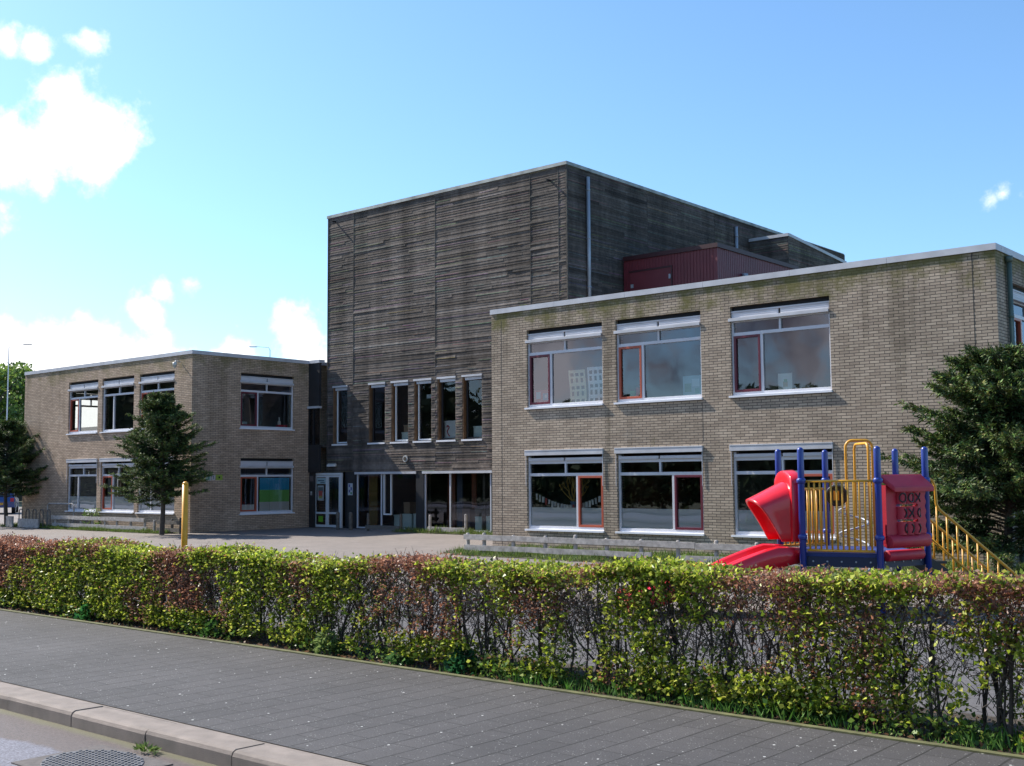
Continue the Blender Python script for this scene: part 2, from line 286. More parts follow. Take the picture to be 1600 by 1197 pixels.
def road_mat():
    m = bpy.data.materials.new('worn_asphalt'); m.use_nodes = True; t = m.node_tree; b = t.nodes['Principled BSDF']; K = t.links.new
    g = t.nodes.new('ShaderNodeNewGeometry'); sp = t.nodes.new('ShaderNodeSeparateXYZ'); K(g.outputs['Position'], sp.inputs[0])
    n1 = nd(t, 'ShaderNodeTexNoise'); n1.inputs['Scale'].default_value = 2.2; n1.inputs['Detail'].default_value = 7; n1.inputs['Distortion'].default_value = .6; K(g.outputs['Position'], n1.inputs['Vector'])
    d = math_(t, 'ADD', sp.outputs[1], math_(t, 'MULTIPLY', math_(t, 'SUBTRACT', n1.outputs['Fac'], .5), .5))
    r = nd(t, 'ShaderNodeMapRange'); K(d, r.inputs[0]); r.inputs[1].default_value = 4.2; r.inputs[2].default_value = 4.26
    n2 = nd(t, 'ShaderNodeTexNoise'); n2.inputs['Scale'].default_value = 48; n2.inputs['Detail'].default_value = 5; n2.inputs['Roughness'].default_value = .9; K(g.outputs['Position'], n2.inputs['Vector'])
    ra = nd(t, 'ShaderNodeValToRGB'); K(n2.outputs['Fac'], ra.inputs[0]); e = ra.color_ramp.elements; e[0].position = .35; e[0].color = (.018, .017, .022, 1); e[1].position = .64; e[1].color = (.24, .23, .28, 1)
    rb = nd(t, 'ShaderNodeValToRGB'); K(n2.outputs['Fac'], rb.inputs[0]); e = rb.color_ramp.elements; e[0].position = .36; e[0].color = (.035, .024, .02, 1); e[1].position = .64; e[1].color = (.13, .092, .08, 1)
    x = nd(t, 'ShaderNodeMix', data_type='RGBA'); K(r.outputs[0], x.inputs[0]); K(ra.outputs[0], x.inputs[6]); K(rb.outputs[0], x.inputs[7])
    r5 = nd(t, 'ShaderNodeMapRange'); K(math_(t, 'ADD', sp.outputs[1], math_(t, 'MULTIPLY', math_(t, 'SUBTRACT', n1.outputs['Fac'], .5), .12)), r5.inputs[0]); r5.inputs[1].default_value = 4.58; r5.inputs[2].default_value = 4.64; r5.inputs[4].default_value = .8
    x2 = nd(t, 'ShaderNodeMix', data_type='RGBA'); K(r5.outputs[0], x2.inputs[0]); K(x.outputs[2], x2.inputs[6]); x2.inputs[7].default_value = (.10, .095, .045, 1)
    K(x2.outputs[2], b.inputs['Base Color']); b.inputs['Roughness'].default_value = .62
    bm = nd(t, 'ShaderNodeBump'); bm.inputs['Strength'].default_value = .8; bm.inputs['Distance'].default_value = .006; K(n2.outputs['Fac'], bm.inputs['Height']); K(bm.outputs[0], b.inputs['Normal'])
    return m
M_road = road_mat()
M_soil = mat('dark_soil', (.05, .038, .026), .95, noise_=.6, nscale=14, bump=1, bscale=60)
M_earth = mat('verge_earth', (.085, .085, .04), .95, noise_=.5, nscale=6, bump=1, bscale=40)
M_far = mat('far_ground', (.09, .10, .05), .95, noise_=.4, nscale=.3)
M_kerb = mat('kerb_concrete', (.215, .178, .155), .85, noise_=.25, nscale=5, bump=.5, bscale=120)
M_moss = mat('mossy_edging', (.11, .11, .045), .9, noise_=.4, nscale=12)
M_alu = mat('pale_window_metal', (.60, .60, .64), .45, noise_=.06, nscale=3)
M_cop = mat('coping_metal', (.52, .52, .55), .5, noise_=.18, nscale=2.5)
M_sill = mat('white_sill', (.78, .78, .82), .4, noise_=.06, nscale=4)
M_white = mat('white_paint', (.66, .68, .70), .45)
M_burg = mat('burgundy_paint', (.12, .015, .03), .35)
M_orng = mat('brick_red_paint', (.40, .085, .045), .4)
M_brn = mat('brown_wood_frame', (.16, .09, .045), .6, noise_=.3, nscale=5)
M_dark = mat('dark_panel', (.025, .026, .03), .45, noise_=.2, nscale=3)
M_gap = mat('black_gap', (.012, .012, .014), .8)
M_int = mat('classroom_wall', (.12, .12, .12), .9, noise_=.2, nscale=.8)
M_intd = mat('dim_hall_wall', (.07, .06, .05), .9, noise_=.3, nscale=1.1)
M_floor = mat('inner_floor', (.13, .12, .11), .8)
M_rust = mat('rust_red_partition', (.22, .07, .035), .8, noise_=.4, nscale=2)
M_roof = mat('roof_felt', (.1, .1, .1), .9, noise_=.2)
M_clad = mat('weathered_boards', attr=True, rough=.88, spec=.2, noise_=.26, nscale=7, bump=.6, bscale=90)
M_fence = mat('grey_fence_wood', (.40, .37, .35), .85, noise_=.35, nscale=9, bump=.6, bscale=80)
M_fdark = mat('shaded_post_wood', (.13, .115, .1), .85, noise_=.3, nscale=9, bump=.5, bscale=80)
M_pipe = mat('zinc_pipe', (.36, .39, .44), .4, metal=.2, noise_=.15, nscale=3)
M_gpipe = mat('green_grey_pipe', (.10, .14, .115), .5, noise_=.2, nscale=4)
def stain(m):
    t = m.node_tree; b = t.nodes['Principled BSDF']; src = b.inputs['Base Color'].links[0].from_socket; g = t.nodes.new('ShaderNodeNewGeometry')
    mp = nd(t, 'ShaderNodeMapping'); mp.inputs['Scale'].default_value = (1.1, 1.1, .10); t.links.new(g.outputs['Position'], mp.inputs[0])
    n = nd(t, 'ShaderNodeTexNoise'); n.inputs['Scale'].default_value = 1.5; n.inputs['Detail'].default_value = 6; t.links.new(mp.outputs[0], n.inputs['Vector'])
    n2 = nd(t, 'ShaderNodeTexNoise'); n2.inputs['Scale'].default_value = .35; n2.inputs['Detail'].default_value = 5; t.links.new(g.outputs['Position'], n2.inputs['Vector'])
    r = nd(t, 'ShaderNodeMapRange'); t.links.new(math_(t, 'ADD', n.outputs['Fac'], math_(t, 'MULTIPLY', n2.outputs['Fac'], .6)), r.inputs[0]); r.inputs[1].default_value = .62; r.inputs[2].default_value = .98; r.inputs[3].default_value = 1.22; r.inputs[4].default_value = .55
    x = nd(t, 'ShaderNodeMix', data_type='RGBA', blend_type='MULTIPLY'); x.inputs[0].default_value = 1; t.links.new(src, x.inputs[6]); t.links.new(r.outputs[0], x.inputs[7]); t.links.new(x.outputs[2], b.inputs['Base Color'])
stain(M_clad)
def cab_mat():
    m = mat('burgundy_sheet', (.15, .024, .034), .5, noise_=.15, nscale=1.5); t = m.node_tree; b = t.nodes['Principled BSDF']
    return m
M_cab = cab_mat()
def glass_mat(name, refl, tint):
    m = bpy.data.materials.new(name); m.use_nodes = True; t = m.node_tree; t.nodes.clear(); K = t.links.new
    o = t.nodes.new('ShaderNodeOutputMaterial'); ms = t.nodes.new('ShaderNodeMixShader'); tr = t.nodes.new('ShaderNodeBsdfTransparent'); gl = t.nodes.new('ShaderNodeBsdfGlossy')
    tr.inputs[0].default_value = (*tint, 1); gl.inputs['Roughness'].default_value = .015; gl.inputs['Color'].default_value = (.84, .86, 1.0, 1)
    g = t.nodes.new('ShaderNodeNewGeometry'); n = nd(t, 'ShaderNodeTexNoise'); n.inputs['Scale'].default_value = .8; n.inputs['Detail'].default_value = 1; K(g.outputs['Position'], n.inputs['Vector'])
    bm = nd(t, 'ShaderNodeBump'); bm.inputs['Strength'].default_value = .25; bm.inputs['Distance'].default_value = .02; K(n.outputs['Fac'], bm.inputs['Height']); K(bm.outputs[0], gl.inputs['Normal'])
    lw = t.nodes.new('ShaderNodeFresnel'); lw.inputs['IOR'].default_value = 1.5
    K(math_(t, 'ADD', math_(t, 'MULTIPLY', lw.outputs[0], 1.0), refl, clamp=True), ms.inputs[0]); K(tr.outputs[0], ms.inputs[1]); K(gl.outputs[0], ms.inputs[2]); K(ms.outputs[0], o.inputs[0])
    return m
M_glass = glass_mat('window_glass', .09, (.9, .92, .91))
M_glassd = glass_mat('hall_glass', .03, (.88, .9, .89))
M_film = mat('frosted_film', (.88, .90, .89), .7, trans=.05)
M_leaf = mat('hedge_leaf', attr=True, rough=.42, spec=.4, trans=.4)
M_neddle = mat('conifer_foliage', attr=True, rough=.6, spec=.3, trans=.12)
M_grass = mat('grass_blades', attr=True, rough=.6, spec=.3, trans=.3)
M_bark = mat('bark', (.075, .062, .05), .9, noise_=.4, nscale=20, bump=.6, bscale=60)
M_twig = mat('twig_bark', (.15, .115, .092), .85, noise_=.4, nscale=30)
M_red = mat('red_plastic', (.68, .012, .025), .28, coat=.3, noise_=.08, nscale=6)
M_dred = mat('dark_red_plastic', (.44, .014, .036), .5, noise_=.12, nscale=5)
M_blue = mat('blue_paint', (.014, .038, .25), .32, coat=.3, noise_=.08, nscale=6)
M_dblue = mat('blue_deck', (.03, .055, .22), .5, noise_=.1)
M_yel = mat('yellow_paint', (.70, .34, .025), .38, noise_=.1, nscale=9)
M_poley = mat('yellow_pole_paint', (.80, .36, .015), .4, noise_=.12, nscale=7)
M_black = mat('black_plastic', (.018, .018, .02), .45)
M_paper = mat('white_paper', (.7, .72, .72), .8, noise_=.06, nscale=10)
M_card = mat('cardboard', (.30, .20, .12), .8, noise_=.15)
M_branch = mat('ochre_branch', (.42, .25, .05), .7, noise_=.3, nscale=20)
M_light = mat('lamp_plastic', (.5, .5, .48), .4)

# ------------------------------------------------------------------ setting: ground sheets
def sheet(name, x0, x1, y0, y1, z, m, nx=1, ny=1):
    b = MB(); b.grid([[(x0 + (x1 - x0) * i / nx, y0 + (y1 - y0) * j / ny, z) for i in range(nx + 1)] for j in range(ny + 1)])
    return tag(b.build(name, m), None, None, None, 'structure')
sheet('ground', -900, 900, -700, 900, -.16, M_far)
sheet('road', -120, 60, -4.2, 4.7, -.12, M_road)
sheet('far_pavement', -120, 60, -8, -4.2, -.05, M_pave)
sheet('pavement', -120, 60, 5.0, 7.68, 0, M_pave)
sheet('planting_bed', -60, 30, 7.74, 8.95, -.012, M_soil)
sheet('playground', -80, 30, 8.9, 45, -.02, M_play)
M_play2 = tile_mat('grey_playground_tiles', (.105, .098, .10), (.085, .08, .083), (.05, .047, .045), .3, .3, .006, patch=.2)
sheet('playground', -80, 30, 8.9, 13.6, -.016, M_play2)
b = MB(); b.box(-60, 30, 7.68, 7.745, -.1, .012); tag(b.build('bed_edging', M_moss), None, None, None, 'structure')
sheet('building_verge', -19.0, -5, 20.0, 23.2, -.008, M_earth)
sheet('building_verge', -46.2, -34.35, 22.15, 23.2, -.008, M_earth)
sheet('building_verge', -28.7, -20.3, 27.3, 28.7, -.008, M_earth)
# kerb: one-metre stones with a rounded front edge
b = MB(); rk = random.Random(4)
x = -42.5
while x < 14:
    L_ = 1.03; z1 = rk.uniform(-.004, .004); y0 = 4.70 + rk.uniform(-.004, .004)
    prof = [(y0, -.13), (y0, z1 - .035), (y0 + .012, z1 - .012), (y0 + .035, z1), (y0 + .27, z1 - .002), (y0 + .27, -.13)]
    g0, g1 = x + .005, x + L_ - .006
    b.grid([[(g0, p[0], p[1]) for p in prof], [(g1, p[0], p[1]) for p in prof]])
    n0 = len(b.v); b.add([(g0, *p) for p in prof] + [(g1, *p) for p in prof], [(5, 4, 3, 2, 1, 0), (6, 7, 8, 9, 10, 11)])
    x += L_
b.box(-42.5, 14, 4.975, 5.01, -.1, -.006)
tag(b.build('kerb', M_kerb), None, None, None, 'structure')

# ------------------------------------------------------------------ wall frames
YF, YT, XB, XR, XL = 23.09, 28.6, -34.24, -7.17, -20.35
class Fr:
    """maps (u along wall, d outward, z) to the world"""
    def __init__(s, k, c): s.k = k; s.c = c
    def p(s, u, d, z): return (u, s.c - d, z) if s.k == 'Y' else ((s.c + d, u, z) if s.k == 'X' else (s.c - d, u, z))
    def box(s, b, u0, u1, d0, d1, z0, z1):
        p, q = s.p(u0, d0, z0), s.p(u1, d1, z1); b.box(p[0], q[0], p[1], q[1], p[2], q[2])
    def quad(s, b, u0, u1, d, z0, z1): b.add([s.p(u0, d, z0), s.p(u1, d, z0), s.p(u1, d, z1), s.p(u0, d, z1)], [(0, 1, 2, 3)])
def holed(b, fr, u0, u1, z0, z1, holes, t=.3):
    us = sorted({u0, u1, *[h[0] for h in holes], *[h[1] for h in holes]}); zs = sorted({z0, z1, *[h[2] for h in holes], *[h[3] for h in holes]})
    ins = lambda u, z: any(h[0] < u < h[1] and h[2] < z < h[3] for h in holes)
    for i in range(len(us) - 1):
        for j in range(len(zs) - 1):
            if ins((us[i] + us[i + 1]) / 2, (zs[j] + zs[j + 1]) / 2): continue
            fr.quad(b, us[i], us[i + 1], 0, zs[j], zs[j + 1]); fr.quad(b, us[i], us[i + 1], -t, zs[j], zs[j + 1])
    P = fr.p
    for h in list(holes) + [(u0, u1, z0, z1)]:
        a, c, e, g = h
        b.add([P(a, 0, e), P(a, -t, e), P(a, -t, g), P(a, 0, g)], [(0, 1, 2, 3)]); b.add([P(c, 0, e), P(c, -t, e), P(c, -t, g), P(c, 0, g)], [(0, 1, 2, 3)])
        b.add([P(a, 0, e), P(c, 0, e), P(c, -t, e), P(a, -t, e)], [(0, 1, 2, 3)]); b.add([P(a, 0, g), P(c, 0, g), P(c, -t, g), P(a, -t, g)], [(0, 1, 2, 3)])

def window(par, fr, u0, u1, z0, z1, side='L', sash=None, upper=True, film=False, split=.33):
    """a school window: vent strip, two fanlights, transom, side light / opening sash and large pane"""
    D0, D1 = -.13, -.06
    zc0 = z0 + .07                       # glazing starts above the sill
    f = MB(); w = .05
    zt = z1 - .10 if upper else z1 - .14  # underside of head gap / screen box
    zv = zt - .17 if upper else zt - .12  # underside of vents
    zl = zv - .075 if upper else zv - .045
    ztr = zl - (.26 if upper else .27)   # top of transom
    fr.box(f, u0, u0 + w, D0, D1, zc0, zt); fr.box(f, u1 - w, u1, D0, D1, zc0, zt)
    fr.box(f, u0 + w, u1 - w, D0, D1, zc0, zc0 + .055); fr.box(f, u0 + w, u1 - w, D0, D1 + .004, ztr - .075, ztr)
    fr.box(f, u0 + w, u1 - w, D0, D1, zl - .03, zv)
    um = (u0 + u1) / 2; fr.box(f, um - .025, um + .025, D0, D1 + .002, ztr, zl - .03)
    s = split if side == 'L' else 1 - split
    us = u0 + (u1 - u0) * s; fr.box(f, us - .032, us + .032, D0, D1 + .002, zc0 + .055, ztr - .075)
    F = f.build('window', M_alu, par, bevel=.004)
    g = MB(); dg = -.1
    fr.quad(g, u0 + w, um - .025, dg, ztr, zl - .03); fr.quad(g, um + .025, u1 - w, dg, ztr, zl - .03)
    fr.quad(g, u0 + w, us - .032, dg, zc0 + .055, ztr - .075); fr.quad(g, us + .032, u1 - w, dg, zc0 + .055, ztr - .075)
    g.build('pane', M_glass, F)
    if sash:
        a, c = (u0 + w, us - .032) if side == 'L' else (us + .032, u1 - w); e, h = zc0 + .055, ztr - .075; q = .055
        k = MB(); fr.box(k, a, a + q, dg - .03, D1 + .012, e, h); fr.box(k, c - q, c, dg - .03, D1 + .012, e, h)
        fr.box(k, a + q, c - q, dg - .03, D1 + .012, e, e + q); fr.box(k, a + q, c - q, dg - .03, D1 + .012, h - q, h)
        k.build('sash', sash, F, bevel=.004)
    k = MB(); fr.box(k, u0 - .05, u1 + .02, -.12, .055, z0, z0 + .045); fr.box(k, u0 + .01, u1 - .01, -.12, -.055, z0 + .045, zc0)
    k.build('sill', M_sill, F)
    for a, c in ((u0 + .03, um - .03), (um + .03, u1 - .03)):
        k = MB(); fr.box(k, a, c, -.12, -.045 if upper else -.02, zv, zt - .045)
        nsl = 3
        for q in range(nsl):
            zq = zv + (zt - .045 - zv) * (q + .5) / nsl; fr.box(k, a + .02, c - .02, -.045 if upper else -.02, -.037 if upper else -.014, zq - .006, zq + .006)
        k.build('vent_grille', M_alu, F, bevel=.004)
    k = MB()
    if upper:
        fr.box(k, u0 + .01, u1 - .01, -.12, -.03, zt - .043, zt - .006); fr.box(k, u0 - .04, u1 - .02, -.12, .03, zl, zv - .004)
    else:
        fr.box(k, u0 - .05, u1 + .02, -.11, .045, z1 - .115, z1 + .0)
        fr.box(k, u0 - .05, u1 + .02, -.11, .052, z1 + .0, z1 + .025)
        for q in (u0 - .02, u1 - .0):
            k.tube([fr.p(q, .015, z1 - .11), fr.p(q, .02, z1 - .9)], .010, 6)
    k.build('sun_screen_box', M_cop, F, bevel=.003)
    k = MB(); fr.box(k, u0 + .004, u1 - .004, -.28, -.10, zt if upper else z1 - .05, z1 - .003); k.build('head_gap_shade', M_gap, F)  # solid filler, painted black for the shade in the gap
    if film:
        k = MB(); fr.box(k, u0 + w, us - .032, -.118, -.112, zc0 + .03, zc0 + .53); fr.box(k, us + .032, u1 - w, -.118, -.112, zc0 + .03, zc0 + .53)
        k.build('frosted_film', M_film, F)
    return F
FY, FX, FXL = Fr('Y', YF), Fr('X', XB), Fr('N', -46.18)
HOLE = lambda w: (w[0], w[1], w[2] + .0, w[3])

# ------------------------------------------------------------------ right brick wing
RW = thing('brick_wing', ((XL + XR) / 2, YF, 0), 'nearer two-storey buff brick school wing on the right, behind the climbing frame', 'school wing')
rw_up = [(-19.12, -16.68, 3.57, 5.66), (-16.27, -13.85, 3.57, 5.66), (-13.07, -10.65, 3.57, 5.66)]
rw_lo = [(-19.14, -16.70, .43, 2.48), (-16.28, -13.87, .43, 2.48), (-13.09, -10.67, .43, 2.48)]
rs = [(23.98, 26.4, 3.57, 5.66), (23.98, 26.4, .43, 2.48)]
b = MB(); holed(b, FY, XL, XR, -.05, 6.2, rw_up + rw_lo)
FR = Fr('X', XR); holed(b, FR, YF + .3, 36, -.05, 6.2, rs)
FL = Fr('N', XL); holed(b, FL, YF + .3, 36, -.05, 6.2, [])
b.box(XL + .3, XR - .3, 35.7, 36, -.05, 6.2)
b.build('wall', M_brick, RW)
b = MB(); b.box(XL + .3, XR - .3, YF + .3, 35.7, 6.0, 6.12); b.build('roof', M_roof, RW)
b = MB()
def coping(b, x0, x1, y0, y1, z, w=.34, h=.13, step=2.4):
    n = max(1, round((x1 - x0) / step))
    for i in range(n):
        a, c = x0 + (x1 - x0) * i / n, x0 + (x1 - x0) * (i + 1) / n
        b.box(a + .003, c - .003, y0, y0 + w, z, z + h); b.box(a + .003, c - .003, y1 - w, y1, z, z + h)
    n = max(1, round((y1 - y0) / step))
    for i in range(n):
        a, c = y0 + w + (y1 - y0 - 2 * w) * i / n, y0 + w + (y1 - y0 - 2 * w) * (i + 1) / n
        b.box(x0, x0 + w, a + .003, c - .003, z, z + h); b.box(x1 - w, x1, a + .003, c - .003, z, z + h)
coping(b, XL - .03, XR + .03, YF - .03, 36.03, 6.19); b.build('coping', M_cop, RW)
b = MB()
b.box(XL + .31, XR - .31, 29.5, 29.7, 0, 6.0); b.box(XL + .305, XL + .36, YF + .31, 29.5, .1, 6.0)
b.box(-16.5, -16.4, YF + .31, 29.5, 3.15, 6.0); b.box(-13.5, -13.4, YF + .31, 29.5, .1, 6.0); b.build('inner_wall', M_int, RW)
b = MB(); b.box(-16.55, -16.42, YF + .31, 29.5, .1, 2.95); b.box(-19.9, -18.6, 27.2, 27.3, .1, 2.95); b.box(-19.9, -16.6, 29.3, 29.48, .1, 2.95); b.build('inner_wall', M_rust, RW)
b = MB(); b.box(XL + .31, XR - .31, YF + .31, 29.5, 2.95, 3.14); b.box(XL + .31, XR - .31, YF + .31, 29.5, -.02, .08); b.build('floor', M_floor, RW)
for w, sd, sa in zip(rw_up, 'LLL', (M_burg, M_orng, M_burg)): window(RW, FY, *w, side=sd, sash=sa, upper=True, split=.31)
for w, sd, sa in zip(rw_lo, 'RRR', (M_orng, M_burg, M_orng)): window(RW, FY, *w, side=sd, sash=sa, upper=False, film=True, split=.35)
window(RW, FR, *rs[0], side='L', sash=M_orng, upper=True); window(RW, FR, *rs[1], side='R', sash=None, upper=False, film=True)
b = MB(); b.tube([(XR + .07, YF + .62, .0), (XR + .07, YF + .62, 6.05)], .05, 10); b.tube([(XR + .07, YF + .62, 6.02), (XR + .07, YF + .62, 6.14)], .075, 10)
for z in (1.5, 3.2, 4.9): b.tube([(XR + .07, YF + .62, z), (XR + .07, YF + .62, z + .05)], .058, 10)
b.build('downpipe', M_gpipe, RW, smooth=True)
# movement joints down the brickwork
for xj, za, zb in ((-13.84, 2.6, 3.5), (-7.62, 0, 6.18), (-20.0, 0, 6.0)): b = MB(); b.box(xj - .006, xj + .006, YF - .002, YF + .01, za, zb); b.build('movement_joint', M_gap, RW)

# ------------------------------------------------------------------ left brick wing
LW = thing('brick_wing', (-40.2, YF, 0), 'farther two-storey buff brick school wing on the left, behind the small conifers', 'school wing')
lw_up = [(-42.62, -40.43, 3.6, 5.67), (-40.12, -37.92, 3.6, 5.67), (-37.55, -35.32, 3.6, 5.67)]
lw_lo = [(-42.57, -40.38, .6, 2.62), (-40.1, -37.79, .6, 2.62), (-37.56, -35.2, .6, 2.62)]
ls = [(25.14, 27.56, 3.62, 5.66), (25.17, 27.59, .53, 2.58)]
le = [(24.6, 27.4, 3.62, 5.66), (24.6, 27.4, .6, 2.62)]
b = MB(); holed(b, FY, -46.18, XB, -.05, 6.2, lw_up + lw_lo); holed(b, FX, YF + .3, 28.27, -.05, 6.2, ls); holed(b, FXL, YF + .3, 36, -.05, 6.2, le)
b.box(-45.88, XB - .3, 35.7, 36, -.05, 6.2); b.box(XB - .3, XB - .02, 28.28, 36, -.05, 6.2)
b.build('wall', M_brick2, LW)
b = MB(); b.box(-45.88, XB - .3, YF + .3, 35.7, 6.0, 6.12); b.build('roof', M_roof, LW)
b = MB(); coping(b, -46.21, XB + .03, YF - .03, 36.03, 6.19); b.build('coping', M_cop, LW)
b = MB(); b.box(-45.87, XB - .31, 28.9, 29.1, 0, 6); b.box(-39.0, -38.95, YF + .31, 28.9, .1, 2.9); b.box(-40.3, -40.25, YF + .31, 25.6, 3.15, 6.0); b.build('inner_wall', M_int, LW)
b = MB(); b.box(-45.87, XB - .31, YF + .31, 28.9, 2.95, 3.14); b.box(-45.87, XB - .31, YF + .31, 28.9, -.02, .08); b.build('floor', M_floor, LW)
for w, sa in zip(lw_up, (M_orng, None, M_orng)): window(LW, FY, *w, side='L', sash=sa, upper=True)
for w, sa in zip(lw_lo, (None, M_orng, None)): window(LW, FY, *w, side='L', sash=sa, upper=False, film=True)
window(LW, FX, *ls[0], side='L', sash=M_burg, upper=True); window(LW, FX, *ls[1], side='L', sash=M_orng, upper=True)
for w in le: window(LW, FXL, *w, side='L', upper=True)

# ------------------------------------------------------------------ glass link between left wing and hall
LK = thing('glass_link', (-33.9, 28.27, 0), 'narrow dark glazed link between the left brick wing and the timber hall', 'link building')
for q in ((XB, -33.62, 28.27, 28.37, 4.55, 6.2), (XB, -33.62, 28.27, 28.37, 2.06, 3.1), (XB, -33.95, 28.33, 28.4, -.02, 2.06)): b = MB(); b.box(*q); b.build('dark_panel', M_dark, LK)
b = MB(); b.box(XB + .04, -33.62, 28.3, 28.31, 3.1, 4.5); b.build('pane', M_glassd, LK)
b = MB(); b.box(XB + .0, XB + .04, 28.26, 28.34, 3.1, 4.5); b.box(-33.98, -33.94, 28.26, 28.34, 3.1, 4.5); b.build('mullion', M_gap, LK)
b = MB(); b.box(XB + .0, -33.62, 28.2, 28.4, 4.48, 4.56); b.build('ledge', M_cop, LK); b = MB(); b.box(XB + .03, -33.58, 28.22, 28.5, 6.2, 6.32); b.build('coping', M_cop, LK)
b = MB(); b.box(XB + .02, -33.56, 31, 31.1, 0, 6.2); b.box(XB + .02, -33.56, 28.45, 31, 3.0, 3.1); b.build('inner_wall', M_intd, LK)

# ------------------------------------------------------------------ timber hall
X0, X1, Y1_, ZB, ZT = -33.54, -21.97, 49.2, 2.06, 11.8
TH = thing('timber_hall', ((X0 + X1) / 2, YT, 0), 'tall box of weathered grey horizontal timber boards between the two brick wings', 'school hall')
slits = [(-33.2, -32.4, 3.08, 5.25), (-31.22, -30.36, 3.08, 5.25), (-30.03, -29.17, 3.08, 5.25), (-28.87, -28.02, 3.08, 5.25), (-27.72, -26.86, 3.08, 5.25), (-26.54, -25.65, 3.08, 5.25)]
FT = Fr('Y', YT)
rb = random.Random(11)
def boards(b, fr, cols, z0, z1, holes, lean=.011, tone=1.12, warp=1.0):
    zr = z0; rows = 0
    while zr < z1 - .02:
        h = .088; zt = min(zr + h, z1); rows += 1
        for k in range(len(cols) - 1):
            ca, cb_ = cols[k], cols[k + 1]
            cuts = [(ca, cb_)]
            for hh in holes:
                if hh[3] > zr + .03 and hh[2] < zt - .03:
                    nc = []
                    for a, c in cuts:
                        if hh[1] <= a or hh[0] >= c: nc.append((a, c)); continue
                        if hh[0] > a: nc.append((a, hh[0]))
                        if hh[1] < c: nc.append((hh[1], c))
                    cuts = nc
            for a, c in cuts:
                u = a
                while u < c - .02:
                    ln = rb.choice([.9, 1.8, 2.4, 3.6, 4.8]) * rb.uniform(.8, 1.1)
                    e = c if c - u < ln + .3 else u + ln
                    lo0 = rb.gauss(0, .0035) * warp; lo1 = rb.gauss(0, .0035) * warp; dz0 = rb.gauss(0, .0025); dz1 = rb.gauss(0, .0025)
                    if rb.random() < .06 * warp: lo0 += rb.uniform(.004, .018)
                    if rb.random() < .06 * warp: lo1 += rb.uniform(.004, .018)
                    t_ = rb.gauss(1, .09)
                    base = rb.choice([(.124, .103, .090), (.103, .089, .080), (.140, .119, .106), (.112, .092, .079)])
                    if rb.random() < .05: t_ *= 1.3
                    if rb.random() < .05: t_ *= .7
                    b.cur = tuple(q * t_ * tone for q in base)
                    P = fr.p; ua, ue = u + .002, e - .002; th = .022; bl = .0 + lean
                    vs = [P(ua, bl + lo0, zr + dz0), P(ue, bl + lo1, zr + dz1), P(ue, bl + lo1 * .6 - lean * .8, zt + dz1), P(ua, bl + lo0 * .6 - lean * .8, zt + dz0),
                          P(ua, -th, zr + dz0), P(ue, -th, zr + dz1), P(ue, -th, zt + dz1), P(ua, -th, zt + dz0)]
                    b.add(vs, [(0, 1, 2, 3), (0, 4, 5, 1), (1, 5, 6, 2), (2, 6, 7, 3), (3, 7, 4, 0)])
                    # frayed lower edges on some boards, with their highlights painted pale
                    if rb.random() < .45:
                        b.cur = tuple(q * t_ * tone * rb.uniform(1.3, 2.6) for q in base); ee = ua + (ue - ua) * rb.uniform(.3, 1)
                        b.add([P(ua, bl + lo0 + .003, zr + dz0), P(ee, bl + lo1 + .003, zr + dz1), P(ee, bl + lo1 + .002, zr + .014 + dz1), P(ua, bl + lo0 + .002, zr + .014 + dz0)], [(0, 1, 2, 3)])
                    u = e
        zr += h
b = MB(); boards(b, FT, [X0 + .03, -32.08, -27.82, -23.48, -22.31, X1 - .03], ZB, ZT, slits, warp=1.15); b.build('cladding', M_clad, TH, color=True)
FTS = Fr('X', X1); b = MB(); boards(b, FTS, [YT + .03, 33.2, 37.8, 42.4, 46, Y1_], 2.06, ZT, [], tone=.8, warp=.5); b.build('cladding', M_clad, TH, color=True)  # side face: shade put into the board colour by a lower tone
# cover strips where the boards butt, and at the corners
for xv in (-32.08, -27.82, -23.48, -22.31): b = MB(); b.cur = (.17, .155, .135); b.box(xv - .007, xv + .007, YT - .022, YT, 5.35, ZT); b.build('cover_strip', M_clad, TH, color=True)
for q in ((X0, X0 + .03, YT - .03, YT + .02, ZB, ZT), (X1 - .03, X1 + .02, YT - .02, YT + .03, ZB, ZT)): b = MB(); b.cur = (.10, .09, .08); b.box(*q); b.build('corner_strip', M_clad, TH, color=True)
b = MB(); holed(b, Fr('Y', YT + .025), X0, X1, ZB, ZT, slits, t=.2); FLh = Fr('N', X0); holed(b, FLh, YT + .25, Y1_, -.02, ZT, []); holed(b, Fr('X', X1 - .025), YT + .25, Y1_, 0, ZT, [])
b.box(X0, X1, Y1_ - .2, Y1_, 0, ZT); b.build('wall', M_dark, TH)
b = MB(); b.box(X0 + .1, X1 - .1, YT + .2, Y1_ - .1, ZT - .2, ZT - .05); b.build('roof', M_roof, TH)
M_copm = mat('mossy_coping', (.36, .38, .36), .6, noise_=.45, nscale=2.2)
b = MB(); coping(b, X0 - .04, X1 + .04, YT - .05, Y1_ + .04, ZT - .02, h=.11); b.build('coping', M_copm, TH)
